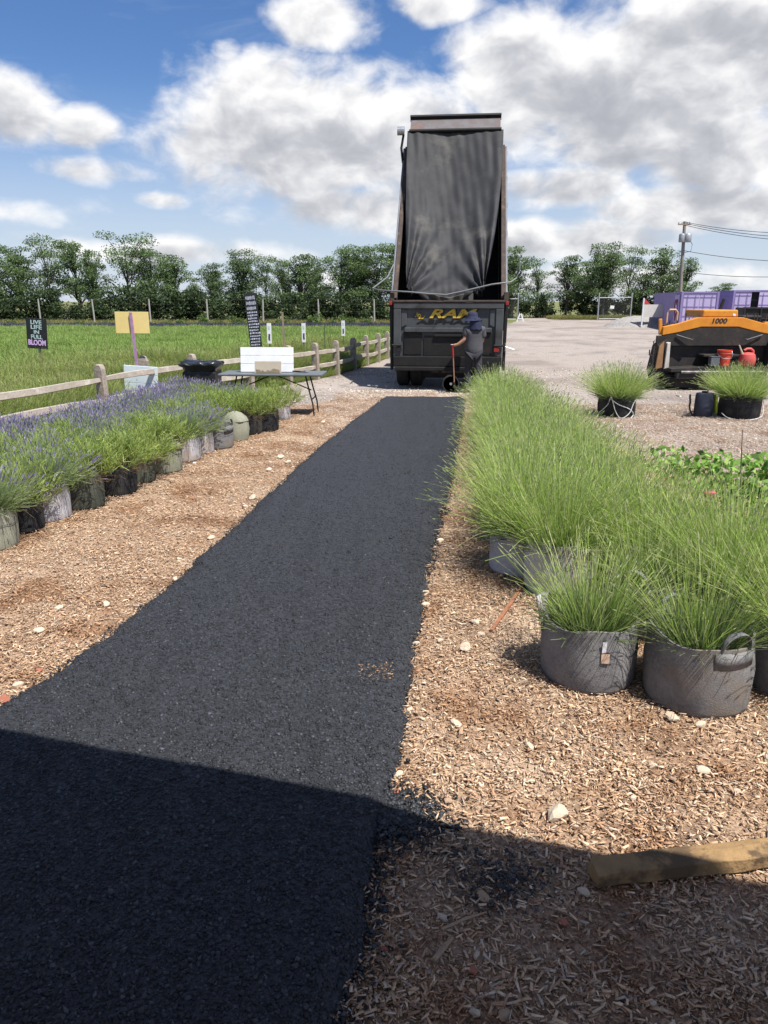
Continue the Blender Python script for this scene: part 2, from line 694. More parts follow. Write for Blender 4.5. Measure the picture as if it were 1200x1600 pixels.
# ---- asphalt path -------------------------------------------------------
def asphalt_material():
    m = bpy.data.materials.new('fresh_asphalt')
    m.use_nodes = True
    n = NT(m.node_tree)
    p = n.n['Principled BSDF']
    v = n.node('ShaderNodeTexCoord').outputs['Object']
    cell = n.vor(v, 105.0, 'F1', 'Color')
    cd = n.vor(v, 105.0)
    sep = n.node('ShaderNodeSeparateColor')
    n.l.new(cell, sep.inputs[0])
    big = n.noise(v, 1.1, 5, .6)
    f = n.math('ADD', n.math('MULTIPLY', sep.outputs[0], .6), n.math('MULTIPLY', n.noise(v, 260, 3, .6), .4))
    col = n.ramp(f, [(.15, (.009, .010, .0125)), (.5, (.025, .0268, .0325)), (.8, (.045, .0475, .056)), (.95, (.07, .074, .083))])
    col = n.mix(n.mr(big, .4, .7, 0, .45), col, (.028, .0295, .034))
    col = n.mix(n.mr(n.noise(n.vmath('MULTIPLY', v, (6.0, .5, 1)), 1.2, 4, .6), .5, .7, 0, .35), col, (.009, .0095, .011))
    n.put(p.inputs['Base Color'], col)
    n.put(p.inputs['Roughness'], n.mr(sep.outputs[1], 0, 1, .5, .85))
    p.inputs['Specular IOR Level'].default_value = .38
    h = n.math('ADD', n.math('MULTIPLY', n.math('SUBTRACT', 1.0, cd), 1.0), n.math('MULTIPLY', sep.outputs[2], .9))
    h = n.math('ADD', h, n.math('MULTIPLY', n.noise(v, 14, 4, .6), .8))
    b = n.node('ShaderNodeBump')
    b.inputs['Strength'].default_value = .8
    b.inputs['Distance'].default_value = .006
    n.l.new(h, b.inputs['Height'])
    n.l.new(b.outputs[0], p.inputs['Normal'])
    return m


M_asph = asphalt_material()


def strip_surface(u, y):
    """u 0..1 across incl. sloped shoulders -> x, z arrays"""
    wl = .04 * vnoise(y * 3.1, 0 * y, 3) + .03 * vnoise(y * 11, 0 * y, 4) + .012 * vnoise(y * 37, 0 * y, 14)
    wr = .04 * vnoise(y * 2.7, 0 * y, 5) + .03 * vnoise(y * 12, 0 * y, 6) + .014 * vnoise(y * 41, 0 * y, 16)
    xl, xr = strip_l(y) + wl - .03, strip_r(y) + wr + .03
    x = xl + (xr - xl) * u
    e = np.minimum(x - xl, xr - x)
    front = np.clip((15.72 + .05 * vnoise(x * 5, 0 * x, 8) - y) / .12, 0, 1)
    z = .078 * np.clip(e / .11, 0, 1) ** .6 * front ** .6
    z = z + .006 * vnoise(x * 2.2, y * 1.6, 9) * np.clip(e / .2, 0, 1) + .004 * vnoise(x * 9, y * 9, 10) * np.clip(e / .1, 0, 1)
    return x, z


us = np.concatenate([np.linspace(0, .09, 12), np.linspace(.09, .91, 42)[1:-1], np.linspace(.91, 1, 12)])
ys = np.concatenate([np.linspace(.5, 6, 190), np.linspace(6, 15.75, 220)[1:]])
UU, YY = np.meshgrid(us, ys)
XX, ZZ = strip_surface(UU, YY)
V = np.stack([XX, YY, ZZ - .004], -1).reshape(-1, 3)
nu, nv = len(us), len(ys)
ii = (np.arange(nv - 1)[:, None] * nu + np.arange(nu - 1)[None, :]).ravel()
Fq = np.stack([ii, ii + 1, ii + nu + 1, ii + nu], -1)
me = np_mesh('asphalt_path', V, Fq, 4, None, M_asph)
me.polygons.foreach_set('use_smooth', np.ones(len(Fq), bool))
tag(link('asphalt_path', me), kind='structure')

# stones of the mix, near the camera and crumbled along both edges
OCT = np.array([(1, 0, 0), (-1, 0, 0), (0, 1, 0), (0, -1, 0), (0, 0, 1), (0, 0, -1)], float)
OCTF = np.array([(0, 2, 4), (2, 1, 4), (1, 3, 4), (3, 0, 4), (2, 0, 5), (1, 2, 5), (3, 1, 5), (0, 3, 5)])


def rand_rot(n):
    q = rng.normal(size=(n, 4))
    q /= np.linalg.norm(q, axis=1)[:, None]
    w, x, y, z = q.T
    return np.stack([np.stack([1 - 2 * (y * y + z * z), 2 * (x * y - z * w), 2 * (x * z + y * w)], -1),
                     np.stack([2 * (x * y + z * w), 1 - 2 * (x * x + z * z), 2 * (y * z - x * w)], -1),
                     np.stack([2 * (x * z - y * w), 2 * (y * z + x * w), 1 - 2 * (x * x + y * y)], -1)], 1)


def grains(P, size, flat=.6):
    n = len(P)
    s = size[:, None] * np.stack([rng.uniform(.7, 1.3, n), rng.uniform(.6, 1.1, n), rng.uniform(.4, .8, n)], -1)
    base = OCT[None] * s[:, None, :] * rng.uniform(.7, 1.25, (n, 6, 1))
    Vv = np.einsum('nij,nkj->nki', rand_rot(n), base)
    Vv[..., 2] *= flat
    Vv += P[:, None, :]
    Fv = OCTF[None] + (np.arange(n) * 6)[:, None, None]
    return Vv.reshape(-1, 3), Fv.reshape(-1, 3)


M_grain = mat('asphalt_stone', None, None, attr=True, rough=.55, spec=.4)
n = 62000
yy = np.minimum(1.2 + rng.exponential(2.6, n), 15.6)
uu = rng.random(n)
x, z = strip_surface(uu, yy)
P1 = np.stack([x, yy, z - .003], -1)
s1 = rng.gamma(4, .0014, n) + .0020
k = 16000                                           # crumbs beyond the edges
ye = .9 + rng.random(k) ** 1.3 * 14.8
side = rng.random(k) < .45
off = np.abs(rng.normal(0, .035, k)) + np.where((ye < 2.7) & ~side, np.abs(rng.normal(0, .05, k)), 0)
hot = (np.abs(ye - 2.55) < .16) & ~side            # the heap of crumbs by the shadow's edge
off = off + np.where(hot, np.abs(rng.normal(0, .09, k)), 0)
xe = np.where(side, strip_l(ye) - off + .02, strip_r(ye) + off - .02)
P2 = np.stack([xe, ye, .012 + .012 * rng.random(k)], -1)
s2 = rng.gamma(3, .0018, k) + .003
k3 = 1500
y3 = 2.52 + rng.normal(0, .085, k3)
x3 = -.02 + np.abs(rng.normal(0, .13, k3))
P3 = np.stack([x3, y3, .03 * np.exp(-(x3 / .12) ** 2) + .012], -1)
s3 = rng.gamma(3, .0022, k3) + .003
k4 = 500                                            # dark spill on the mulch
P4 = np.stack([.42 + rng.normal(0, .09, k4), 2.18 + rng.normal(0, .07, k4), np.full(k4, .022)], -1)
s4 = rng.gamma(3, .0018, k4) + .002
PP, ss = np.concatenate([P1, P2, P3, P4]), np.concatenate([s1, s2, s3, s4])
Vg, Fg = grains(PP, ss)
gcol = np.repeat(rng.choice([.011, .018, .029, .045, .075], len(PP), p=[.25, .3, .25, .15, .05])[:, None] * np.array([[.93, 1.0, 1.16]]), 6, 0)
o = link('asphalt_grains', np_mesh('asphalt_grains', Vg, Fg, 3, gcol, M_grain))
tag(o, 'black asphalt crumbs and stones on the fresh path', 'asphalt', kind='stuff')

# ---- wood chips ---------------------------------------------------------
CH = np.array([(-1, -1, -1), (1, -1, -1), (1, 1, -1), (-1, 1, -1), (-1, -1, 1), (1, -1, 1), (1, 1, 1), (-1, 1, 1)], float) * .5
CHF = np.array([(3, 2, 1, 0), (4, 5, 6, 7), (0, 1, 5, 4), (1, 2, 6, 5), (2, 3, 7, 6), (3, 0, 4, 7)])


def chip_patch(seed, n, pal, prob, L=(.012, .04), size=1.15, zmax=.02):
    r = np.random.default_rng(seed)
    ln = L[0] + (L[1] - L[0]) * r.random(n) ** 2.4
    wd = np.clip(ln * r.uniform(.10, .45, n), .0018, .010)
    th = r.uniform(.0008, .003, n)
    base = CH[None] * np.stack([ln, wd, th], -1)[:, None, :]
    tp = r.uniform(.2, 1, (n, 1))
    base[:, [1, 2, 5, 6], 1] *= tp                     # splintered, tapering ends
    base[:, [0, 3], 0] += (r.uniform(-.25, .25, (n, 1)) * wd[:, None])
    a, t, w = r.uniform(0, 6.283, n), r.normal(0, .17, n), r.normal(0, .3, n)
    ca, sa, ct, st, cw, sw = np.cos(a), np.sin(a), np.cos(t), np.sin(t), np.cos(w), np.sin(w)
    x, y, z = base[..., 0], base[..., 1], base[..., 2]
    y, z = y * cw[:, None] - z * sw[:, None], y * sw[:, None] + z * cw[:, None]
    x, z = x * ct[:, None] + z * st[:, None], -x * st[:, None] + z * ct[:, None]
    x, y = x * ca[:, None] - y * sa[:, None], x * sa[:, None] + y * ca[:, None]
    c = r.uniform(-size / 2, size / 2, (n, 2))
    zz = .002 + zmax * r.random(n) ** 2.0
    Vv = np.stack([x + c[:, :1], y + c[:, 1:], z + zz[:, None]], -1).reshape(-1, 3)
    Fv = (CHF[None] + (np.arange(n) * 8)[:, None, None]).reshape(-1, 4)
    col = np.array(pal)[r.choice(len(pal), n, p=prob)] * r.uniform(.75, 1.25, (n, 1))
    return np_mesh('wood_chip_piece', Vv, Fv, 4, np.repeat(col, 8, 0), M_chip)


def patchy(m):
    """damp brown and dusty pale areas of the mulch, fixed to the ground"""
    n = NT(m.node_tree)
    p = [q for q in n.n if q.type == 'BSDF_PRINCIPLED'][0]
    lk = p.inputs['Base Color'].links[0].from_socket
    pos = n.node('ShaderNodeNewGeometry').outputs['Position']
    c = n.mix(n.mr(n.noise(pos, 1.7, 5, .6), .47, .66, 0, .8, True), lk, (.64, .50, .40), 'MULTIPLY')
    c = n.mix(n.mr(n.noise(n.vmath('ADD', pos, (7, 3, 0)), .9, 4, .6), .53, .70, 0, .5, True), c, (.60, .47, .35))
    n.put(p.inputs['Base Color'], c)


M_chip = mat('wood_chip', None, None, attr=True, rough=.85, spec=.2)
patchy(M_chip)
patchy(M_mulch)
PAL = [(.51, .35, .225), (.645, .49, .345), (.41, .26, .162), (.27, .165, .10), (.13, .088, .062), (.43, .36, .295)]
chips = [chip_patch(s, 8500, PAL, [.32, .25, .23, .10, .04, .06], L=(.005, .040)) for s in (1, 2, 3)]
chips_far = [chip_patch(s, 3600, PAL, [.34, .27, .22, .08, .03, .06], L=(.010, .05)) for s in (4, 5)]
chips_pale = [chip_patch(s, 2400, [(.52, .40, .31), (.64, .53, .43), (.40, .29, .22), (.26, .19, .15)], [.38, .32, .22, .08], L=(.015, .05)) for s in (6, 7, 8)]
pts, idx = [], []
for iy in range(0, 17):
    for ix in range(-8, 9):
        y, x = iy + .3, ix + .5
        if x < float(fence_x(y)) - .3 or abs(x) > .62 * y + 2.2 or iy > 14 and not (-1.4 < x < 3):
            continue
        near = y < 6.2
        pale = (x > 2.2 + max(0, 5.5 - y) * 1.2 and y > 5.0) or y > 13.4 or (y > 10.5 and x > -1.0 and x < 0)
        pts.append((x + rnd.uniform(-.06, .06), y + rnd.uniform(-.06, .06), .003 + rnd.uniform(0, .003)))
        idx.append(rnd.choice((5, 6, 7)) if pale else rnd.choice((0, 1, 2)) if near else rnd.choice((3, 4)))
pts = np.array(pts)
scatter('wood_chip_mulch', pts, np.array([rnd.randrange(4) * math.pi / 2 + rnd.uniform(-.06, .06) for _ in idx]), np.ones(len(idx)), np.array(idx),
        chips + chips_far + chips_pale, 'tan and brown wood chip mulch covering the ground', 'mulch')

# pale crushed stone where the gravel lot meets the chips
M_peb = mat('crushed_stone', None, None, attr=True, rough=.85, spec=.25)
n = 9000
y = 9 + rng.random(n) * 14
x = np.where(rng.random(n) < .6, 2.2 + rng.random(n) * 7, -3 + rng.random(n) * 4)
keep = (x > fence_x(y) + .1) & ~((y < 15.8) & (x > strip_l(y) - .05) & (x < strip_r(y) + .05))
x, y = x[keep], y[keep]
n2 = 5000
y2 = 15.75 + rng.random(n2) * 1.6
x2 = -.9 + rng.random(n2) * 3.6
x, y = np.concatenate([x, x2]), np.concatenate([y, y2])
Pb = np.stack([x, y, np.full(len(x), .006)], -1)
Vp, Fp = grains(Pb, rng.gamma(3, .004, len(x)) + .004)
pc = np.array([(.62, .54, .45), (.5, .41, .33), (.36, .29, .23), (.7, .64, .56)])[rng.choice(4, len(x))] * rng.uniform(.8, 1.15, (len(x), 1))
tag(link('crushed_stone', np_mesh('crushed_stone', Vp, Fp, 3, np.repeat(pc, 6, 0), M_peb)), 'pale crushed stone strewn over the lot', 'gravel', kind='stuff')

# ================================================================== vegetation builders
M_leaf = mat('leaf_green', None, None, attr=True, rough=.6, spec=.3, transl=.42)
M_stem = mat('stem_green', None, None, attr=True, rough=.55, spec=.3, transl=.42)
M_bark = mat('bark', (.10, .085, .07), (.055, .045, .035), scale=9, rough=.9, bump=.8, bscale=14)


def ribbons(base, dirs, length, width, droop, c0, c1, k=4, seed=0, head=None):
    """thin bent blades. base (n,3) dirs (n,3) unit; head = (len, width, colour array) spikes at the tips"""
    r = np.random.default_rng(seed)
    n = len(base)
    t = np.linspace(0, 1, k + 1)
    L = length[:, None]
    p = base[:, None, :] + dirs[:, None, :] * (L * t)[..., None]
    hz = dirs.copy()
    hz[:, 2] = 0
    bend = (droop * length)[:, None] * t ** 2.2
    p = p + hz[:, None, :] * (bend * .8)[..., None]
    p[..., 2] -= bend * .7
    sd = np.cross(dirs, r.normal(size=(n, 3)))
    sd /= np.linalg.norm(sd, axis=1)[:, None] + 1e-9
    w = width[:, None] * (1 - .55 * t[None, :])
    a = p - sd[:, None, :] * w[..., None] / 2
    b = p + sd[:, None, :] * w[..., None] / 2
    V = np.stack([a, b], 2).reshape(n, -1, 3)
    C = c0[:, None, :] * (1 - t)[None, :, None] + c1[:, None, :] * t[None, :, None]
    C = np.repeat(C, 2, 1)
    m2 = 2 * (k + 1)
    f = np.array([(2 * i, 2 * i + 1, 2 * i + 3, 2 * i + 2) for i in range(k)])
    Fc = (f[None] + (np.arange(n) * m2)[:, None, None]).reshape(-1, 4)
    V, C = V.reshape(-1, 3), C.reshape(-1, 3)
    if head is not None:
        hl, hw, hc, sel = head
        hl, hw = hl[sel], hw[sel]
        tip, d = p[sel, -1], p[sel, -1] - p[sel, -2]
        d /= np.linalg.norm(d, axis=1)[:, None] + 1e-9
        h = len(tip)
        s1_ = sd[sel]
        s2_ = np.cross(d, s1_)
        HV, HF = [], []
        for q, s_ in enumerate((s1_, s2_)):
            lo, mi, hi = tip - d * (hl * .25)[:, None], tip + d * (hl * .3)[:, None], tip + d * hl[:, None]
            HV.append(np.stack([lo, mi + s_ * hw[:, None], hi, mi - s_ * hw[:, None]], 1))
        HV = np.concatenate(HV, 0).reshape(-1, 3)
        HF = np.arange(h * 8).reshape(-1, 4) + len(V)
        V = np.concatenate([V, HV])
        Fc = np.concatenate([Fc, HF])
        C = np.concatenate([C, np.repeat(np.concatenate([hc[sel], hc[sel] * .85], 0), 4, 0)])
    return V, Fc, C


def merge(*parts):
    Vs, Fs, Cs, o = [], [], [], 0
    for v, f, c in parts:
        Vs.append(v)
        Fs.append(f + o)
        Cs.append(c)
        o += len(v)
    return np.concatenate(Vs), np.concatenate(Fs), np.concatenate(Cs)


def pick(r, pal, n, jit=.18):
    return np.array(pal)[r.integers(0, len(pal), n)] * (1 + r.uniform(-jit, jit, (n, 1)))


def fan(r, n, rad, tilt, tiltj, up=0.0):
    """stem bases on a disc and outward-leaning directions"""
    q = np.sqrt(r.random(n))
    a = r.uniform(0, 2 * math.pi, n)
    base = np.stack([rad * q * np.cos(a), rad * q * np.sin(a), np.full(n, up)], -1)
    th = np.abs(tilt * q ** 1.1 + r.normal(0, tiltj, n))
    a2 = a + r.normal(0, .35, n)
    d = np.stack([np.sin(th) * np.cos(a2), np.sin(th) * np.sin(a2), np.cos(th)], -1)
    return base, d, q


GREEN = [(.36, .50, .105), (.42, .55, .125), (.48, .60, .15), (.28, .43, .085), (.54, .61, .23), (.60, .60, .33)]
BUD = [(.46, .54, .22), (.56, .58, .33), (.38, .49, .17), (.42, .47, .26)]


def tall_lavender(seed, n=1150, h=(.34, .74), spread=.72, w=.0038, low=1.05):
    r = np.random.default_rng(seed)
    b, d, q = fan(r, n, .20, spread, .21)
    ln = r.uniform(*h, n) * (1 - .12 * q)
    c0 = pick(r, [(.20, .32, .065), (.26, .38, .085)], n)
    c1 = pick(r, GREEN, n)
    hc = pick(r, BUD, n)
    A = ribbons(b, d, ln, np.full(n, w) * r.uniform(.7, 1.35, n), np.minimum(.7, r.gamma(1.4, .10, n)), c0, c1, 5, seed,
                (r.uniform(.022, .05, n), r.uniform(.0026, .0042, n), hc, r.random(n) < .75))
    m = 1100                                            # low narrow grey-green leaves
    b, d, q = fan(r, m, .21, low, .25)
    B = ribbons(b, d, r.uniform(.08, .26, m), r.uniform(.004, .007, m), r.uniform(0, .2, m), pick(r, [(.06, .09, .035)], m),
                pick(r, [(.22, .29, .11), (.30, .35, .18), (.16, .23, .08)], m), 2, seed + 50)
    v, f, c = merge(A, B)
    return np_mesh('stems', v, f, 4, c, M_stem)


def bloom_lavender(seed, n=900, bloom=.85, hue=0):
    r = np.random.default_rng(seed)
    b, d, q = fan(r, n, .20, .85, .16)
    ln = r.uniform(.26, .44, n)
    pur = [(.28, .21, .45), (.35, .27, .53), (.27, .24, .38), (.43, .37, .57), (.37, .37, .44), (.33, .39, .25)]
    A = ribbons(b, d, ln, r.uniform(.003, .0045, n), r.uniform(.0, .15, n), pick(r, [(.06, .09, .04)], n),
                pick(r, [(.34, .42, .21), (.40, .46, .28), (.30, .39, .16)], n), 3, seed,
                (r.uniform(.03, .055, n), r.uniform(.0045, .008, n), pick(r, pur, n), r.random(n) < bloom))
    m = 1500
    b, d, q = fan(r, m, .2, 1.15, .3)
    b[:, 2] += r.uniform(0, .14, m)
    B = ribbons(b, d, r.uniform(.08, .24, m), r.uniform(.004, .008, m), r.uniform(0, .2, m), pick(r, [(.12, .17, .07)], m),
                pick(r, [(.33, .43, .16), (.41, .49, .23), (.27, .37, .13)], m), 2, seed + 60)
    v, f, c = merge(A, B)
    return np_mesh('stems', v, f, 4, c, M_stem)


def sprig_lavender(seed, dry=True):
    """bushy, leafy, not in flower: bright sprigs on straw-brown woody stems"""
    r = np.random.default_rng(seed)
    nb = 110
    b, d, q = fan(r, nb, .15, 1.0, .2)
    ln = r.uniform(.22, .36, nb)
    A = ribbons(b, d, ln * .9, np.full(nb, .006), r.uniform(0, .1, nb), pick(r, [(.20, .13, .07), (.28, .20, .11), (.13, .085, .05)], nb),
                pick(r, [(.18, .17, .06)], nb), 3, seed)
    parts = [A]
    m = 26
    tip = b + d * ln[:, None]
    for k in range(nb):
        t = r.uniform(.42, 1.08, m)
        bb = b[k] + d[k] * (ln[k] * t)[:, None] + r.normal(0, .012, (m, 3))
        dd = d[k] * .9 + r.normal(0, .55, (m, 3)) + np.array([0, 0, .45])
        dd /= np.linalg.norm(dd, axis=1)[:, None]
        tint = r.uniform(.8, 1.2)
        parts.append(ribbons(bb, dd, r.uniform(.03, .085, m), r.uniform(.004, .008, m), np.full(m, .05),
                             pick(r, [(.20, .28, .07)], m) * tint, pick(r, [(.42, .52, .12), (.50, .57, .15), (.33, .44, .10), (.39, .47, .19)], m) * tint, 1, seed + k))
    s_ = 260                                            # dead straw hanging round the rim
    b2, d2, _ = fan(r, s_, .17, 1.35, .25)
    parts.append(ribbons(b2, d2, r.uniform(.08, .2, s_), np.full(s_, .004), r.uniform(.1, .5, s_), pick(r, [(.14, .085, .05)], s_),
                         pick(r, [(.34, .24, .13), (.22, .14, .08), (.40, .30, .17)], s_), 2, seed + 999))
    v, f, c = merge(*parts)
    return np_mesh('stems', v, f, 4, c, M_stem)


# ---- fabric pots -----------------------------------------------------------
def fabric(name, c1, c2, dirt, bump=.5):
    m = bpy.data.materials.new(name)
    m.use_nodes = True
    n = NT(m.node_tree)
    p = n.n['Principled BSDF']
    tcn = n.node('ShaderNodeTexCoord')
    v = tcn.outputs['Object']
    oi = n.node('ShaderNodeObjectInfo')
    v2 = n.vmath('ADD', v, n.vmath('SCALE', (3.1, 5.7, 1.3), scale=n.math('MULTIPLY', oi.outputs['Random'], 9.0)))
    col = n.mix(n.mr(n.noise(v2, 5, 6, .65), .38, .64), c1, c2)
    col = n.mix(n.mr(n.noise(v2, 55, 4, .75), .45, .75, 0, .45), col, (c2[0] * 1.5, c2[1] * 1.5, c2[2] * 1.5))
    col = n.mix(n.mr(n.noise(v2, 2.6, 4, .6), .52, .68, 0, .75, True), col, dirt)
    n.put(p.inputs['Base Color'], col)
    p.inputs['Roughness'].default_value = .95
    p.inputs['Specular IOR Level'].default_value = .15
    b = n.node('ShaderNodeBump')
    b.inputs['Strength'].default_value = bump
    b.inputs['Distance'].default_value = .006
    n.l.new(n.math('ADD', n.noise(v2, 120, 4, .7), n.math('MULTIPLY', n.noise(v2, 7, 2, .5), 1.1)), b.inputs['Height'])
    n.l.new(b.outputs[0], p.inputs['Normal'])
    return m


M_gray = fabric('grey_felt', (.12, .12, .125), (.215, .21, .21), (.20, .17, .14))
M_pale = fabric('pale_felt', (.33, .32, .335), (.46, .45, .47), (.33, .26, .20))
M_blk = fabric('black_felt', (.018, .018, .02), (.032, .032, .034), (.06, .055, .045))
M_moss = fabric('mossy_felt', (.05, .055, .045), (.085, .09, .07), (.24, .24, .20))
M_olive = fabric('olive_felt', (.20, .20, .15), (.27, .27, .21), (.33, .32, .27))
M_soil = mat('potting_soil', (.03, .022, .016), (.06, .045, .03), scale=30, rough=1, bump=1, bscale=60)
M_seam = mat('seam_thread', (.05, .05, .052), rough=.9)


def pot_mesh(seed, r=.25, h=.36, sag=0.0, seg=36):
    mb = MB()
    t = .012
    prof = [(r * .93, 0), (r * .985, .008), (r * 1.01, .03), (r * 1.02, h * .25), (r * (1.03 + sag), h * .55), (r * 1.0, h * .85), (r * .99, h), (r * .99 - t, h), (r * .97 - t, h * .8), (r * .9, h * .78)]
    mb.lathe(prof, seg, wob=.022, seed=seed)
    r_ = random.Random(seed)
    ph = r_.uniform(0, 6)
    for v in mb.v:
        if v.z > h * .6:                               # wavy rim
            a = math.atan2(v.y, v.x)
            v.z += (v.z / h) ** 3 * (.012 * math.sin(2 * a + ph) + .008 * math.sin(5 * a + ph * 2))
    me = mb.mesh('pot', True, 60)
    return me


def handle_mesh(r, h, span=.17, rise=.085, w=.04):
    """strap arched above the rim at angle 0, standing on the outer face"""
    mb = MB()
    n = 14

    def fn(u, v):
        a = math.pi * u
        y = -math.cos(a) * span / 2
        z = h - .05 + (rise + .05) * math.sin(a) ** .7
        x = r * 1.015 - (y * y) / (2 * r) + (v - .5) * w * math.sin(a) ** .5
        return (x, y, z)
    mb.grid(fn, n, 2)
    return mb


def patch_mesh(r, h, span=.22):
    mb = MB()
    mb.grid(lambda u, v: ((r * 1.035) * math.cos((u - .5) * span / r), (r * 1.035) * math.sin((u - .5) * span / r), h - .10 + v * .085), 6, 1)
    return mb


POTS = {}


def pot_parts(t, seed, m, r, h, handles=(), sag=0.0):
    key = (seed % 4, round(r, 2), round(h, 2), sag)
    if key not in POTS:
        POTS[key] = pot_mesh(seed % 4 + 20, r, h, sag)
    me = POTS[key]
    p = link('pot', me, t, rot=(0, 0, seed * 1.3))
    p.data = me.copy() if False else me
    if not me.materials:
        me.materials.append(m)
    p.material_slots[0].link = 'OBJECT'
    p.material_slots[0].material = m
    rz_ = -seed * 1.3
    s_ = MB().lathe([(0.001, h * .80), (r * .5, h * .82), (r * .93, h * .79)], 20, wob=.01, seed=seed).obj('soil', M_soil, p, True)
    # side seam and bottom seam
    a0 = seed * 2.1
    sm = MB()
    sm.tube([(r * 1.035 * math.cos(a0) * k, r * 1.035 * math.sin(a0) * k, z) for k, z in ((.96, .03), (1.0, h * .3), (1.0, h * .6), (.985, h * .95))], .0022, 5)
    sm.tube([(r * 1.036 * math.cos(a0 + k * .11), r * 1.036 * math.sin(a0 + k * .11), h * (.60 + .012 * math.sin(k))) for k in range(-9, 10)], .0018, 5)
    sm.obj('seam', M_seam, p, True).rotation_euler = (0, 0, rz_)
    for a in handles:
        ho = handle_mesh(r, h).obj('handle', m, p, True, solid=.005)
        ho.rotation_euler = (0, 0, a + rz_)
        po = patch_mesh(r, h).obj('handle_patch', m, p, True, solid=.005)
        po.rotation_euler = (0, 0, a + rz_)
    return p


LAV_T = [tall_lavender(100 + i) for i in range(4)]
LAV_F = [tall_lavender(120 + i, n=(360, 520)[i], h=((.22, .58), (.28, .64))[i], spread=.62, low=.85) for i in range(2)]
LAV_B = [bloom_lavender(200 + i, bloom=b) for i, b in enumerate((.9, .75, .5, .2))]
LAV_S = [sprig_lavender(300 + i) for i in range(3)]


def plant(x, y, kind, potm, seed, label, group, r=.25, h=.36, scale=1.0, handles=(), sag=0.0, foliage=True, name='potted_lavender', cat='potted plant', variant=None):
    t = empty(name, (x, y, .004))
    tag(t, label, cat, group)
    pot_parts(t, seed, potm, r, h, handles, sag)
    if foliage:
        pool = {'T': LAV_T, 'F': LAV_F, 'B': LAV_B, 'S': LAV_S}[kind]
        me = pool[(seed if variant is None else variant) % len(pool)]
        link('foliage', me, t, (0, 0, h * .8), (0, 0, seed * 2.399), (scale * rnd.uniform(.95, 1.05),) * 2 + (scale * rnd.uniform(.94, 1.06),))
    return t


# ---- green lavender row right of the path ---------------------------------
GR = 'green lavender pots crowded in the row along the asphalt path'
LR = 'tall green lavender in grey felt pot, in the crowded row beside the asphalt path'
p1 = plant(1.13, 3.74, 'F', M_gray, 3, 'grey felt pot of green lavender with paper tag on its front, beside the stub handle', None, r=.255, h=.35, handles=(2.7,), sag=.01)
p2 = plant(1.63, 3.50, 'F', M_gray, 6, 'big grey felt pot of green lavender with arched strap handle towards the mulch', None, r=.255, h=.38, handles=(-1.28, 1.8), sag=.02, scale=.95)
p3 = plant(2.24, 3.58, 'T', M_gray, 9, 'dark grey felt pot of green lavender standing beside the arched-handle pot', None, r=.265, h=.37)
plant(1.66, 4.34, 'F', M_gray, 4, 'grey felt pot of green lavender squeezed behind the two front pots, loose straps up', None, r=.24, h=.36, handles=(-2.3, .6))
plant(1.26, 5.02, 'T', M_pale, 12, 'pale grey felt pot of dense green lavender behind the tagged pot', None, r=.25, h=.38, scale=1.05)
k = 0
for (x, y) in [(1.06, 5.42), (2.18, 4.28), (2.8, 3.85), (1.95, 4.95), (1.78, 5.55), (1.22, 6.05), (1.74, 6.2), (1.28, 6.68), (1.80, 6.85), (1.36, 7.3), (1.84, 7.5),
               (1.44, 7.95), (1.90, 8.15), (1.50, 8.6), (1.95, 8.85), (1.58, 9.25), (2.0, 9.5), (1.66, 9.9), (1.74, 10.55), (2.05, 10.3), (1.82, 11.2), (1.90, 11.85), (1.98, 12.5), (2.05, 13.05)]:
    k += 1
    plant(x, y, 'T', (M_gray, M_pale)[k % 3 == 1], k + 20, LR, GR, r=.24, h=.36, scale=rnd.uniform(.98, 1.1))

# paper tag on the first pot
M_tagw = mat('paper_tag_white', (.75, .75, .78), (.6, .6, .66), scale=60, rough=.6)
M_tagt = mat('paper_tag_tan', (.50, .36, .27), (.42, .28, .2), scale=30, rough=.7)
MB().box((-.0, -.272, .285), (.022, .003, .06), (.06, 0, .05)).obj('tag', M_tagw, p1)
MB().box((.008, -.276, .225), (.042, .003, .05), (-.1, 0, -.1)).obj('tag', M_tagt, p1)
MB().tube([(.0, -.262, .345), (-.0, -.270, .31)], .0015, 5).obj('tag_string', M_seam, p1)
# loose paper cone at the tagged pot's left strap
MB().grid(lambda u, v: (-.27 - .03 * u + .03 * math.sin(v * 3), .02 + .05 * v, .30 + .15 * u), 3, 3).obj('torn_strap', M_pale, p1, True, solid=.004)

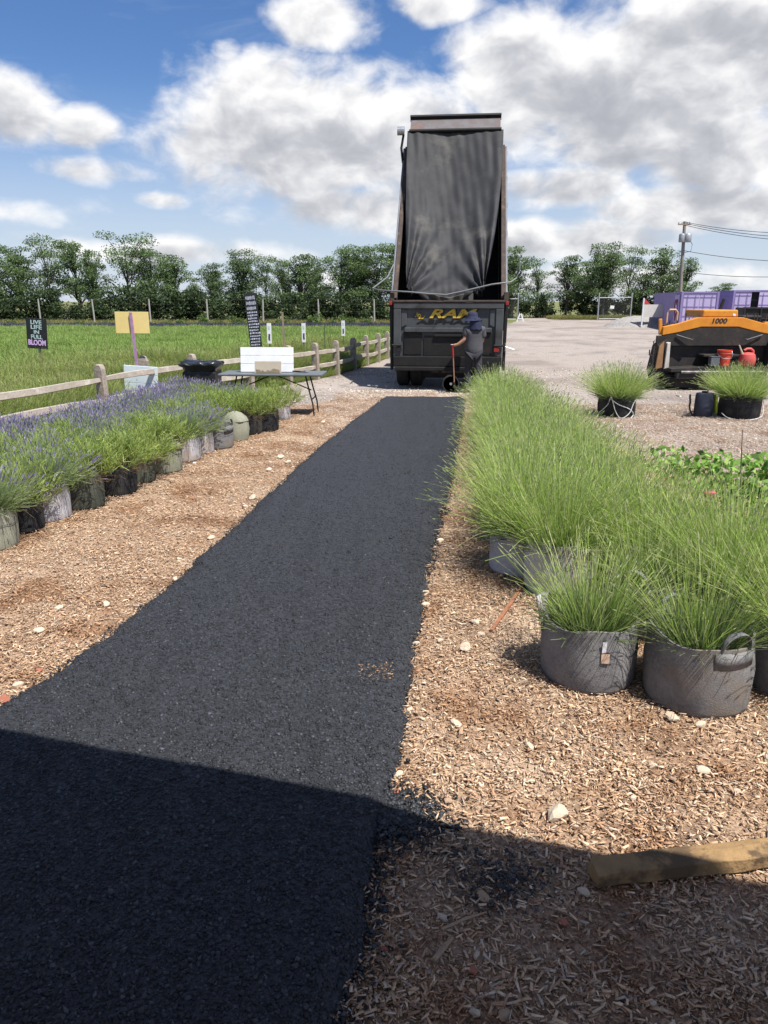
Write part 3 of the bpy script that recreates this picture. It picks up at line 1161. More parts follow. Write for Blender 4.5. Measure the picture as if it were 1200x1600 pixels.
# ---- potted lavender left of the path ------------------------------------
front = [  # px of the pot's front foot, material, kind, r, h, handles, label
    ((-25, 868), M_olive, 'B', .22, .36, (), 'pale olive felt pot of blue lavender at the near end of the left row'),
    ((25, 838), M_blk, 'S', .20, .30, (), 'low black pot under bright leafy lavender with straw stems'),
    ((66, 820), M_pale, 'B', .22, .38, (-.35,), 'pale mauve-grey felt pot whose strap stands up, next to the stained dark pot'),
    ((125, 800), M_moss, 'S', .215, .35, (), 'dark felt pot with pale mineral stains under straw-brown lavender'),
    ((180, 778), M_blk, 'S', .21, .33, (), 'black felt pot of leafy lavender beside the stained pot'),
    ((215, 758), M_moss, 'S', .20, .28, (), 'low mossy dark pot half hidden by leafy lavender'),
    ((255, 742), M_olive, 'S', .22, .37, (-.5,), 'mossy olive-grey felt pot with strap loop, leafy lavender spilling over'),
    ((288, 724), M_pale, 'B', .21, .35, (-1.9, .6), 'whitish felt pot with muddy lower half and raised strap'),
    ((311, 712), M_pale, 'B', .20, .35, (), 'narrow whitish felt pot stained brown at the bottom'),
    ((340, 704), M_gray, '0', .225, .33, (-1.9, -.4), 'empty grey felt bag with two upright strap loops'),
    ((371, 691), M_olive, '0', .19, .33, (), 'slumped olive felt bag with folded top beside the grey bag'),
    ((390, 681), M_blk, 'S', .21, .33, (), 'black pot of bushy yellow-green lavender next to the slumped olive bag'),
    ((415, 676), M_blk, 'S', .23, .34, (), 'wide black pot of bushy lavender near the end of the left row'),
    ((440, 657), M_pale, 'S', .18, .28, (), 'small white felt pot at the far end of the left row by the table'),
]
for i, ((px, py), m_, kd, r_, h_, hd, lab) in enumerate(front):
    g = G(px, py)
    x, y = g.x - .05, g.y + r_
    t = plant(x, y, kd if kd != '0' else 'S', m_, i + 3, lab, 'potted lavenders left of the path', r=r_, h=h_, handles=hd, foliage=(kd != '0'), sag=.05 if i == 10 else 0,
              variant=3 if kd == 'B' else None, scale=1.0 if kd == 'B' else 1.12, name='potted_lavender' if kd != '0' else 'felt_planting_bag', cat='potted plant' if kd != '0' else 'planting bag')
    if i == 10:
        for c in t.children:
            if c.name.startswith('pot'):
                c.scale = (1, 1, .9)
        MB().lathe([(.19, .29), (.17, .34), (.10, .40), (.035, .425), (.0, .43)], 24, wob=.06, seed=4).obj('folded_top', M_olive, t, True)
k = 0
LB = 'blooming purple lavender in the packed bed of pots between the fence and the path'
for row in range(16):
    for c in range(1, 5):
        s_ = row / 15
        y = 5.9 + s_ * 7.0 + .2 * c + rnd.uniform(-.08, .08)
        x = np.interp(y, [5.7, 8.17, 10.15, 12.9], [-3.3, -2.95, -2.45, -1.98]) - .52 * c + rnd.uniform(-.06, .06)
        if x < float(fence_x(y)) + .45 or (c > 3 and y > 9.5) or (c > 3 and y < 7) or (y > 12.3 and x > -2.2 and c == 1 and False):
            continue
        k += 1
        kd = 'S' if (c == 1 and rnd.random() < .45) or (c == 2 and rnd.random() < .12) else 'B'
        if kd == 'S':
            plant(x, y, 'S', M_blk, k, 'leafy green lavender without blooms in the packed bed behind the front pots', 'unbloomed pots in the packed bed', r=.2, h=.33, scale=1.1)
        else:
            plant(x, y, 'B', (M_gray, M_blk, M_pale)[k % 3], k, LB, 'blooming pots in the packed bed', r=.2, h=.34, scale=rnd.uniform(.84, 1.05), variant=(3, 3 - k % 2, 1 + k % 2, k % 2)[c - 1])

# ---- two black pots by the paver --------------------------------------------
M_cord = mat('white_cord', (.68, .68, .66), (.5, .5, .48), scale=20, rough=.7)


def cord(t, pts, r=.008):
    P = [Vector(p) for p in pts]
    out = []
    for i in range(len(P) - 1):
        a, b, c, d = P[max(i - 1, 0)], P[i], P[i + 1], P[min(i + 2, len(P) - 1)]
        for s_ in range(6):
            u = s_ / 6
            out.append(.5 * ((2 * b) + (c - a) * u + (2 * a - 5 * b + 4 * c - d) * u * u + (3 * b - a - 3 * c + d) * u ** 3))
    out.append(P[-1])
    return MB().tube(out, r, 6).obj('cord', M_cord, t, True)


def fol(t):
    return next(c for c in t.children if c.name.startswith('foliage'))


ga = G(962, 653)
pa = plant(ga.x * (ga.y + .3) / ga.y, ga.y + .3, 'T', M_blk, 1, 'black felt pot of lavender wrapped in crossed white cords, woody brown base', None, r=.33, h=.36, scale=.78)
fol(pa).scale = (1.25, 1.25, 1.08)
link('foliage', LAV_T[3], pa, (0, 0, .29), (0, 0, 1.1), (1.15, 1.15, 1.0))
cord(pa, [(-.38, -.1, .02), (-.24, -.24, .22), (-.20, -.29, .36), (-.12, -.34, .12), (-.02, -.36, .0), (.12, -.35, .08), (.2, -.31, .26), (.28, -.22, .33)])
cord(pa, [(-.22, -.27, .34), (-.08, -.35, .24), (.12, -.34, .16), (.22, -.28, .06), (.16, -.34, .0)])
gb = G(1153, 656)
pb = plant(gb.x * (gb.y + .32) / gb.y, gb.y + .32, 'T', M_blk, 2, 'black felt pot of lavender with one white cord hoop, beside the sprayer pack', None, r=.34, h=.40, scale=.8)
fol(pb).scale = (1.28, 1.28, 1.02)
link('foliage', LAV_T[1], pb, (0, 0, .32), (0, 0, 2.0), (1.15, 1.15, .95))
cord(pb, [(-.40, -.20, .10), (-.30, -.30, .02), (-.05, -.385, .0), (.25, -.31, .05), (.37, -.1, .22), (.33, -.1, .36), (.22, -.2, .42)])


def woody(t, z, seed, r=.3):
    rr = np.random.default_rng(seed)
    n_ = 260
    b, d, q = fan(rr, n_, r * .8, 1.15, .2)
    v, f, c = ribbons(b, d, rr.uniform(.1, .24, n_), np.full(n_, .006), np.full(n_, .1), pick(rr, [(.09, .06, .05)], n_), pick(rr, [(.20, .14, .11), (.13, .09, .08)], n_), 2, seed)
    link('woody_base', np_mesh('woody_base', v, f, 4, c, M_stem), t, (0, 0, z))


woody(pa, .30, 5)
woody(pb, .32, 6, .2)

# ---- rose and the leafy weeds at the right edge -----------------------------
def leaf_cloud(r, n, cx, half, size, pal, flat=.5):
    """n diamond leaves in an ellipsoid"""
    u = r.normal(size=(n, 3))
    u /= np.linalg.norm(u, axis=1)[:, None]
    p = np.array(cx) + u * (r.random((n, 1)) ** .4) * np.array(half)
    nrm = r.normal(size=(n, 3)) + np.array([0, 0, 1.2 if flat else 0])
    nrm /= np.linalg.norm(nrm, axis=1)[:, None]
    a = np.cross(nrm, r.normal(size=(n, 3)))
    a /= np.linalg.norm(a, axis=1)[:, None]
    b = np.cross(nrm, a)
    s_ = size * r.uniform(.6, 1.4, (n, 1))
    V = np.stack([p - a * s_, p + b * s_ * flat, p + a * s_, p - b * s_ * flat], 1).reshape(-1, 3)
    return V, np.arange(n * 4).reshape(-1, 4), np.repeat(pick(r, pal, n, .3), 4, 0)


def shrub_mesh(seed, clumps, n, size, pal, flat=.5):
    r = np.random.default_rng(seed)
    v, f, c = merge(*[leaf_cloud(r, n, cc, hh, size, np.array(pal) * r.uniform(.75, 1.2), flat) for cc, hh in clumps])
    return np_mesh('foliage', v, f, 4, c, M_leaf)


M_twig = mat('twig', (.10, .07, .05), (.16, .12, .09), scale=30, rough=.9)
t = empty('rose_bush', (3.0, 6.0, .004))
tag(t, 'leafy green rose bush with one pink bloom and a bare cane beside the lavender row', 'bush')
link('foliage', shrub_mesh(41, [((rnd.uniform(-.45, 1.0), rnd.uniform(-1.0, 1.2), rnd.uniform(.2, .62)), (.24, .24, .13)) for _ in range(44)], 70, .040, [(.17, .32, .055), (.24, .40, .08), (.31, .44, .11), (.13, .25, .05)], .55), t)
st = MB()
for q in range(16):
    a = rnd.uniform(0, 6.28)
    st.tube([(.1 * math.cos(a), .1 * math.sin(a), 0), (.3 * math.cos(a), .3 * math.sin(a), .22), (.55 * math.cos(a), .55 * math.sin(a), .40)], [.006, .005, .002], 5)
st.obj('stem', M_twig, t, True)
g = D(1165, 765, 6.3)
q = D(1160, 672, 6.3)
MB().tube([(g.x - 3.0, .3, .1), ((g.x + q.x) / 2 - 3.01, .3, (q.z + .1) / 2), (q.x - 3.0, .3, q.z)], [.008, .006, .003], 6).obj('cane', M_twig, t, True)
g = D(1108, 776, 5.3)
MB().lathe([(.0, -.02), (.035, 0), (.042, .03), (.02, .045), (.03, .03), (.0, .02)], 12, wob=.12, seed=3, c=(g.x - 3.0, g.y - 6.0, g.z)).obj('bloom', mat('rose_pink', (.55, .05, .16), (.42, .02, .1), rough=.6), t, True)

# ---- far trees ----------------------------------------------------------------
TPAL = [(.108, .17, .066), (.135, .205, .078), (.09, .147, .062), (.175, .24, .096)]  # greens lightened in place of haze over the far trees


def tree_parts(seed, h, spread, layers, dens):
    """tapered trunk with limbs, airy layered crown"""
    r = np.random.default_rng(seed)
    mb = MB()
    lean = r.normal(0, .25, 2)
    top = Vector((lean[0], lean[1], h * .72))
    mb.tube([(0, 0, -.1), (lean[0] * .2, lean[1] * .2, h * .25), (lean[0] * .6, lean[1] * .6, h * .5), top], [.17, .13, .09, .03], 7)
    cl = []
    for i in range(layers):
        f = .38 + .58 * i / max(1, layers - 1)
        for j in range(int(r.integers(4, 7))):
            a = r.uniform(0, 6.283)
            rr = spread * r.uniform(.25, 1.0) * (1 - .55 * max(0, f - .6) / .4)
            tip = Vector((lean[0] * f + rr * math.cos(a), lean[1] * f + rr * math.sin(a), h * (f + r.uniform(-.04, .05))))
            s0 = Vector((lean[0] * f * .6, lean[1] * f * .6, h * max(.22, f * .72 - .10)))
            mid = (s0 + tip) / 2 + Vector((0, 0, h * .05))
            mb.tube([s0, mid, tip], [.06, .04, .012], 5)
            cl.append((tuple(tip), (spread * r.uniform(.22, .40), spread * r.uniform(.22, .40), h * r.uniform(.04, .085))))
            if r.random() < .6:
                cl.append((tuple(mid), (spread * .32, spread * .32, h * .07)))
    trunk = mb.mesh('trunk', True)
    trunk.materials.append(M_bark)
    parts = [leaf_cloud(r, int(dens * 1.35), c, hh, .088, np.array(TPAL) * r.uniform(.65, 1.3), .6) for c, hh in cl]
    v, f, c = merge(*parts)
    crown = np_mesh('crown', v, f, 4, c, M_leaf)
    return trunk, crown


TREES = [tree_parts(500, 8.2, 3.4, 7, 135), tree_parts(501, 8.8, 3.0, 8, 130), tree_parts(502, 7.0, 2.6, 6, 120), tree_parts(503, 6.4, 2.9, 6, 130), tree_parts(504, 7.6, 2.2, 7, 95),
         tree_parts(505, 8.4, 4.0, 4, 150), tree_parts(506, 7.4, 2.8, 4, 95)]
TL = ['broad round tree in the tree line behind the wire fence', 'tall full tree standing up out of the tree line', 'slim mid-height tree in the tree line with gaps of sky in its crown',
      'low spreading tree in the tree line behind the wire fence', 'sparse airy tree with thin see-through crown in the tree line',
      'wide flat-topped tree with layered boughs in the tree line', 'small open tree with few boughs in the tree line']
trees = [  # photo x, top y, distance, kind
    (-30, 372, 74, 0), (20, 385, 77, 2), (70, 372, 75, 0), (118, 385, 78, 3), (140, 384, 74, 4), (190, 368, 74, 1), (235, 392, 76, 0), (268, 402, 78, 2), (300, 425, 80, 3), (328, 408, 77, 2),
    (375, 384, 74, 1), (412, 396, 75, 0), (440, 402, 78, 4), (468, 398, 75, 2), (492, 396, 78, 4), (530, 388, 74, 0), (562, 382, 75, 1), (596, 384, 74, 0), (630, 386, 76, 3), (660, 388, 77, 2),
    (720, 386, 77, 0), (760, 384, 78, 1), (805, 384, 92, 1), (842, 405, 96, 2), (890, 392, 92, 2), (950, 378, 90, 1), (985, 388, 94, 0), (1040, 386, 93, 4), (1075, 396, 95, 4), (1008, 408, 96, 3), (920, 412, 97, 3), (1130, 440, 115, 3), (1185, 462, 130, 3),
    (-80, 380, 76, 1), (-130, 378, 78, 0)]
for i, (px, ty, d_, kd) in enumerate(trees):
    if i % 3 == 2:
        kd = {0: 5, 1: 5, 2: 6, 3: 6, 4: 4}[kd]
    q = D(px, ty + rnd.uniform(-6, 8), d_)
    tr, cr = TREES[kd]
    t = empty('tree', (q.x, d_, 0), i * 1.7)
    tag(t, TL[kd], 'tree', 'tree line behind the wire fence, kind %d' % (kd + 1))
    hh = max(v.co.z for v in cr.vertices) if i < 0 else {0: 8.2, 1: 8.8, 2: 7.0, 3: 6.4, 4: 7.6, 5: 8.4, 6: 7.4}[kd] * 1.03
    s_ = q.z / hh
    t.scale = (s_ * rnd.uniform(.8, 1.25), s_ * rnd.uniform(.8, 1.25), s_)
    link('trunk', tr, t)
    link('crown', cr, t)

# dark scrub filling in under the trees
SPAL = [(.048, .078, .034), (.068, .105, .042), (.04, .064, .03), (.085, .125, .05)]
SHR = [shrub_mesh(600 + i, [((rnd.uniform(-1.6, 1.6), rnd.uniform(-.8, .8), rnd.uniform(.3, 2.3)), (.9, .7, .6)) for _ in range(15)], 110, .13, SPAL, .6) for i in range(3)]
k = 0
for px in list(range(-120, 770, 25)) + list(range(790, 1130, 24)):
    d_ = (71.5 if px < 780 else 92) + rnd.uniform(-1, 4)
    q = D(px + rnd.uniform(-8, 8), 480, d_)
    t = empty('scrub_bush', (q.x, d_, 0), k)
    k += 1
    s_ = rnd.uniform(.8, 1.25)
    t.scale = (s_, s_, s_ * rnd.uniform(.75, 1.25))
    tag(t, 'dark green scrub bush growing under the tree line', 'bush', 'scrub under the tree line')
    link('foliage', SHR[k % 3], t)
    MB().tube([(0, 0, -.05), (.1, 0, .8), (.2, .1, 1.8)], [.06, .04, .015], 5).obj('stem', M_bark, t)

# small weeds and shrubs on the verge in front of the wire fence
VG = shrub_mesh(640, [((rnd.uniform(-.6, .6), rnd.uniform(-.3, .3), rnd.uniform(.1, .7)), (.35, .3, .25)) for _ in range(7)], 80, .07, [(.07, .13, .03), (.1, .17, .04), (.16, .2, .06)], .45)
for i, (px, s_) in enumerate([(20, .8), (128, .7), (163, .7), (255, .7), (280, .9), (318, 1.2), (345, .8), (375, 1.1), (398, .9), (437, 1.0), (487, 1.3), (520, .9), (548, 1.2), (575, 1.0)]):
    q = D(px, 500, 59.5)
    t = empty('verge_shrub', (q.x, 59.5, 0), i)
    t.scale = (s_,) * 3
    tag(t, 'small green shrub on the yellow verge before the wire fence', 'shrub', 'verge shrubs')
    link('foliage', VG, t)

# ================================================================== the field
def field_z(x, y):
    row = np.sin((y - .07 * x) * 2 * math.pi / 1.95 + .5 * vnoise(x * .3, y * .3, 21))
    edge = np.clip((fence_x(y) - .5 - x) / 1.2, 0, 1) * np.clip((45.5 - y) / 1.0, 0, 1)
    return (.16 + .17 * row + .05 * vnoise(x * 1.6, y * 1.6, 22)) * edge * np.clip((y - 13) / 4, .25, 1) - .006


gx, gy = np.linspace(-70, 6, 230), np.linspace(2, 46.5, 260)
X, Y = np.meshgrid(gx, gy)
X = X + (fence_x(Y) - .1 - 6) * ((X + 70) / 76)          # right edge follows the fence
Z = field_z(X, Y)
V = np.stack([X, Y, Z], -1).reshape(-1, 3)
ii = (np.arange(259)[:, None] * 230 + np.arange(229)[None, :]).ravel()
me = np_mesh('field', V, np.stack([ii, ii + 1, ii + 231, ii + 230], -1), 4, None, M_field)
me.polygons.foreach_set('use_smooth', np.ones(len(ii), bool))
tag(link('field', me), kind='structure')
sheet('lavender_strip', [(-90, 46.5), (5.5, 46.5), (9, 60), (-90, 60)], .0, ground_mat('strip_soil', [(.09, .085, .07), (.13, .12, .1), (.18, .16, .13)], 5.0))
sheet('verge', [(-90, 60), (9, 60), (12, 72), (-90, 72)], .002, ground_mat('dry_verge', [(.16, .15, .05), (.24, .22, .08), (.32, .28, .12)], 4.0, [((.12, .15, .05), .5, .66, .3)]))


def tuft(seed, n, rad, h, w, pal, base, tilt=.7, head=None, k=3):
    r = np.random.default_rng(seed)
    b, d, q = fan(r, n, rad, tilt, .2)
    hd = None
    if head is not None:
        hd = (r.uniform(.5, 1.2, n) * head[0], r.uniform(.6, 1.2, n) * head[1], pick(r, head[2], n), r.random(n) < head[3])
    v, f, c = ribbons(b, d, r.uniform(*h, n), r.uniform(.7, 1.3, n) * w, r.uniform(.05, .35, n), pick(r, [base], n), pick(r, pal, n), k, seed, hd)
    return np_mesh('tuft', v, f, 4, c, M_stem)


FP = [(.30, .42, .11), (.36, .48, .135), (.41, .51, .16), (.26, .39, .10)]
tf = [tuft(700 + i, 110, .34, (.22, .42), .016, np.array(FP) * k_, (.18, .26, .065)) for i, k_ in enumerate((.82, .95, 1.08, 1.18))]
y = 14.0 + rng.random(26000) ** .8 * 31.5
x = fence_x(y) - .5 - rng.random(len(y)) * np.minimum(60, (.62 * y + 4 + fence_x(y)))
ph = ((y - .07 * x) / 1.95 + .5 * vnoise(x * .3, y * .3, 21) / (2 * math.pi)) % 1.0
keep = rng.random(len(y)) < np.where(np.abs(ph - .25) < .33, 1.0, .42)
x, y = x[keep], y[keep]
lum = vnoise(x * .25, y * .9, 31)
ix = np.clip((lum + 1) * 1.7 + rng.normal(0, .5, len(x)), 0, 3).astype(int)
scatter('field_foliage', np.stack([x, y, field_z(x, y) - .02], -1), rng.random(len(x)) * 6.28, rng.uniform(.75, 1.25, len(x)), ix, tf,
        'green lavender growing in long rows across the field', 'field plants')
WP = [(.40, .48, .14), (.47, .52, .18), (.33, .43, .11), (.52, .53, .25), (.28, .40, .09)]
tg = [tuft(720 + i, 120, .26, (.3, .72), .008, WP, (.16, .23, .055), .5, (.05, .006, [(.40, .38, .19), (.34, .34, .14)], .35), 4) for i in range(3)]
y = 5 + rng.random(7000) ** .7 * 22
x = fence_x(y) - .12 - np.abs(rng.normal(0, 1, len(y))) * np.where(y < 18, 2.3, .9)
keep = (np.abs(x) < .6 * y + 2.5)
x, y = x[keep], y[keep]
low = np.clip((fence_x(y) - x) / .8, .45, 1)
scatter('tall_grass', np.stack([x, y, np.maximum(0, field_z(x, y)) - .02], -1), rng.random(len(x)) * 6.28, rng.uniform(.65, 1.15, len(x)) * low, rng.integers(0, 3, len(x)), tg,
        'tall yellow-green grass growing along the field side of the rail fence', 'grass')
tp = [tuft(740 + i, 60, .3, (.2, .36), .02, [(.12, .14, .08)], (.07, .09, .04), .8, (.11, .022, [(.14, .125, .19), (.17, .15, .22), (.12, .11, .15)], .8), 2) for i in range(2)]
y = 47 + np.floor(rng.random(5500) * 6) * 2.0 + rng.normal(0, .22, 5500)
x = 5 - rng.random(5500) * 60
keep = (x > -.6 * y - 3) & (rng.random(5500) < np.interp(x, [-40, -12, 0], [.35, .7, 1.0]))
x, y = x[keep], y[keep]
scatter('far_lavender', np.stack([x, y, np.zeros(len(x))], -1), rng.random(len(x)) * 6.28, rng.uniform(.9, 1.3, len(x)), rng.integers(0, 2, len(x)), tp,
        'far strip of grey-purple lavender beyond the green field', 'lavender')
ty = [tuft(760 + i, 50, .4, (.15, .5), .03, [(.34, .31, .11), (.28, .27, .09), (.2, .23, .07)], (.2, .18, .07), .6, None, 2) for i in range(2)]
y = 60 + rng.random(3000) * 12
x = 8 - rng.random(3000) * 60
scatter('verge_grass', np.stack([x, y, np.zeros(len(x))], -1), rng.random(len(x)) * 6.28, rng.uniform(.7, 1.2, len(x)), rng.integers(0, 2, len(x)), ty,
        'dry yellow grass on the verge before the far wire fence', 'grass')
y = 84 + rng.random(900) * 6
x = 19 + rng.random(900) * 13
scatter('gate_grass', np.stack([x, y, np.zeros(len(x))], -1), rng.random(len(x)) * 6.28, rng.uniform(.7, 1.3, len(x)), rng.integers(0, 2, len(x)), ty,
        'yellow weeds growing round the chain link gate', 'grass')

# ================================================================== split rail fence
M_wood = mat('weathered_wood', (.34, .29, .24), (.24, .20, .165), scale=7, rough=.9, bump=.8, bscale=25, c3=(.42, .38, .33), s3=4, stretch=(1, 1, 1))
M_rail = mat('weathered_rail', (.40, .355, .30), (.30, .26, .215), scale=5, rough=.9, bump=.8, bscale=22, c3=(.48, .44, .385), s3=3)
fence = empty('split_rail_fence', (-4.88, 13.0, 0))
tag(fence, 'weathered grey split rail fence curving along the green field', 'fence')
fo = Vector((-4.88, 13.0, 0))
rr = random.Random(5)
PH = .96
for i, (x, y) in enumerate(FENCE):
    mb = MB()
    w, d_ = .085, .06
    r2 = rr.uniform(-.02, .02)
    prof = [(-w, 0), (w, 0), (w * .98, PH * .6), (w * .95, PH * .93), (w * .6, PH), (-w * .35, PH + .012), (-w * .9, PH * .95), (-w, PH * .5)]
    mb.prism(prof, 'y', -d_, d_)
    po = mb.obj('post', M_wood, fence, bevel=.012)
    po.location = Vector((x, y, -.02)) - fo
    a, b = FENCE[max(0, i - 1)], FENCE[min(len(FENCE) - 1, i + 1)]
    po.rotation_euler = (rr.uniform(-.03, .03), rr.uniform(-.03, .03), math.atan2(b[0] - a[0], b[1] - a[1]) * -1 + .0)
for i in range(len(FENCE) - 1):
    a, b = Vector((*FENCE[i], 0)), Vector((*FENCE[i + 1], 0))
    d_ = (b - a).normalized()
    for z in ((.70, .34) if i >= 4 else (.70, .34)):
        n_ = 8
        A, B_ = a - d_ * .06, b + d_ * .06
        sag, tw = rr.uniform(-.02, .045), rr.uniform(-.2, .2)
        zo = rr.uniform(-.02, .02)
        mb = MB()
        sd = Vector((d_.y, -d_.x, 0))
        wd = [(-.028, -.055), (.035, -.04), (.03, .05), (-.02, .06)]
        o_ = len(mb.v)
        for k in range(n_ + 1):
            u = k / n_
            c = A.lerp(B_, u) + Vector((0, 0, z + zo - sag * 4 * u * (1 - u) + rr.uniform(-.006, .006)))
            tp_ = .62 + .38 * min(1, 4 * u, 4 * (1 - u))
            for (p_, q_) in wd:
                ca, sa = math.cos(tw * u), math.sin(tw * u)
                mb.v.append(c + sd * (p_ * ca - q_ * sa) * tp_ + Vector((0, 0, (p_ * sa + q_ * ca) * tp_)) - fo)
        for k in range(n_):
            for j in range(4):
                a_, b_ = k * 4 + j, k * 4 + (j + 1) % 4
                mb.f.append((a_, b_, b_ + 4, a_ + 4))
        mb.f += [(3, 2, 1, 0), tuple(n_ * 4 + j for j in range(4))]
        mb.obj('rail', M_rail, fence, True, ang=35)

# ---- far wire fence --------------------------------------------------------------
M_post = mat('grey_post', (.36, .35, .33), (.27, .26, .245), scale=4, rough=.85)
M_wire = mat('wire', (.12, .12, .12), rough=.5, metal=.6)
wf = empty('wire_fence', (0, 66, 0))
tag(wf, 'tall wire fence on grey posts running before the tree line', 'fence')
xs = [D(px, 472, 66).x for px in (-40, 60, 145, 233, 323, 410, 498, 585, 680)]
for i, x in enumerate(xs):
    MB().tube([(0, 0, 0), (rnd.uniform(-.08, .08), 0, 2.15)], [.075, .065], 8).obj('post', M_post, wf, True, loc=(x, 0, 0))
for z in (.5, 1.1, 1.7, 2.1):
    MB().tube([(x, 0, z) for x in xs], .0025, 4).obj('wire', M_wire, wf)

# ================================================================== signs in the field
M_black = mat('sign_black', (.012, .012, .016), (.02, .02, .024), scale=8, rough=.6)
M_white = mat('sign_white', (.72, .73, .74), (.64, .65, .67), scale=5, rough=.6)
M_teal = mat('chalk_teal', (.45, .58, .58), (.33, .45, .46), scale=20, rough=.8)
M_lilac = mat('paint_lilac', (.66, .46, .74), (.52, .33, .62), scale=20, rough=.7)
M_stake = mat('stake_wood', (.30, .23, .18), (.22, .165, .125), scale=8, rough=.9)
M_pink = mat('pink_purple_post', (.40, .24, .38), (.28, .16, .28), scale=9, rough=.85)
M_yel = mat('yellow_board', (.74, .58, .24), (.68, .52, .2), scale=3, rough=.7)
M_lblue = mat('pale_blue_board', (.68, .76, .79), (.60, .69, .74), scale=4, rough=.7)
M_green = mat('green_stake', (.04, .09, .04), (.06, .12, .06), rough=.7)

b = D(52, 520, 18)
t = empty('message_sign', (b.x, 18, 0))
tag(t, 'black sign on a wooden stake reading live life in full bloom', 'sign')
t.rotation_euler = (0, R(4), R(-6))
MB().box((0, 0, 1.26), (.50, .025, .70)).obj('board', M_black, t, bevel=.004)
MB().box((.02, .035, .62), (.055, .03, 1.28)).obj('stake', M_stake, t)
for i, (w_, s_) in enumerate((('LIVE', .13), ('LIFE', .13), ('IN', .11), ('FULL', .13))):
    letter(w_, M_teal, t, (.0, -.016, 1.515 - i * .112), s_, offset=.003, width=(.27, .27, .13, .28)[i])
letter('BLOOM', M_lilac, t, (.0, -.016, 1.045), .17, offset=.006, width=.43)

b = D(210, 500, 14.6)
t = empty('yellow_sign', (b.x, 14.6, 0))
t.rotation_euler = (0, R(-2), 0)
tag(t, 'blank yellow board on a purple post tied to a fence stub', 'sign')
MB().box((0, .03, 1.60), (.64, .02, .40), (0, R(2.5), 0)).obj('board', M_yel, t, bevel=.003)
MB().box((0, 0, .96), (.05, .035, 1.66)).obj('post', M_pink, t)
MB().tube([(-.1, -.03, .76), (0, -.04, .755), (.1, -.03, .765)], .008, 5).obj('tie', mat('pink_tie', (.6, .35, .5), rough=.6), t)
t = empty('wood_stub', (b.x + .02, 14.85, 0))
tag(t, 'rounded weathered wooden stub post behind the purple sign post', 'post')
MB().prism([(-.09, 0), (.09, 0), (.09, .86), (.05, .95), (-.03, .97), (-.08, .9)], 'y', -.06, .06).obj('post', M_wood, t, bevel=.01)
t = empty('blue_board', (b.x + .06, 14.72, 0))
t.rotation_euler = (R(4), R(4), 0)
tag(t, 'pale blue plank board leaning low against the purple post', 'board')
for k in range(3):
    MB().box((0, -.30, .42 + .165 * k), (.64, .022, .158)).obj('plank', M_lblue, t, bevel=.003)

b = D(403, 500, 19.5)
t = empty('tall_sign', (b.x, 19.5, 0))
t.rotation_euler = (0, R(-4.5), R(8))
tag(t, 'tall narrow black sign crowded with white writing above the table', 'sign')
MB().box((0, 0, 1.38), (.30, .03, 1.62)).obj('board', M_black, t, bevel=.004)
MB().box((0, .04, .5), (.05, .04, 1.0)).obj('stake', M_stake, t)
M_chalk = mat('chalk_white', (.5, .53, .62), (.34, .36, .44), scale=30, rough=.8)
z = 2.13
r5 = random.Random(9)
while z > .85:                                           # rows of illegible brush marks
    hgt = .10 if z > 1.75 else .045
    mb = MB()
    x = -.12
    while x < .11:
        w_ = r5.uniform(.01, .02) if z > 1.75 else r5.uniform(.012, .04)
        mb.box((x + w_ / 2, 0, r5.uniform(-.004, .004)), (w_, .004, hgt * r5.uniform(.6, 1)))
        x += w_ + .013
    mb.obj('lettering', M_chalk, t, loc=(0, -.018, z - hgt / 2))
    z -= hgt + .028
mb = MB()
for a in range(-60, 61, 20):
    mb.box((.12 * math.sin(R(a)), 0, .12 * math.cos(R(a))), (.018, .004, .15), (0, R(a), 0))
mb.obj('lettering', M_chalk, t, loc=(0, -.018, .62))

for i, (px, y0, y1, d_) in enumerate(((420, 505, 537, 19.6), (474, 505, 535, 21.5), (536, 501, 525, 24.5))):
    q0, q1 = D(px, y0, d_), D(px, y1, d_)
    t = empty('variety_sign', (q0.x, d_, 0))
    tag(t, ('slim white plant marker on a green stake beside the tall black sign', 'slim white plant marker on a green stake behind the middle of the rail fence',
            'slim white plant marker on a green stake near the far curve of the rail fence')[i], 'sign')
    hh = q0.z - q1.z
    MB().box((0, 0, (q0.z + q1.z) / 2), (.115, .012, hh)).obj('board', M_white, t, bevel=.003)
    MB().tube([(0, .02, 0), (0, .02, q1.z + .1)], .013, 6).obj('stake', M_green, t)
    for k in range(6):
        MB().box((rnd.uniform(-.008, .008), -.008, q1.z + hh * (.18 + .055 * k)), (.045, .003, hh * .04)).obj('lettering', M_black, t)
    MB().box((0, -.008, q1.z + hh * .78), (.05, .003, hh * .16)).obj('lettering', mat('faded_teal', (.42, .55, .5), rough=.7), t)
q = D(507, 505, 22)
t = empty('green_stake', (q.x, 22, 0))
tag(t, 'bare thin green stake standing in the field between two white markers', 'stake')
MB().tube([(0, 0, 0), (0, 0, q.z)], .014, 6).obj('stake', M_green, t)
MB().lathe([(.014, 0), (.018, .01), (.0, .02)], 6, c=(0, 0, q.z)).obj('cap', M_green, t)
q = D(443, 488, 21)
t = empty('wood_stake', (q.x, 21, 0))
tag(t, 'tall thin weathered stake standing beyond the white table board', 'stake')
MB().bar((0, 0, 0), (-.03, 0, q.z), .05, .04, (0, 1, 0)).obj('stake', M_stake, t)
MB().bar((-.03, 0, q.z - .02), (-.03, 0, q.z + .005), .056, .046, (0, 1, 0)).obj('cap', M_wood, t)

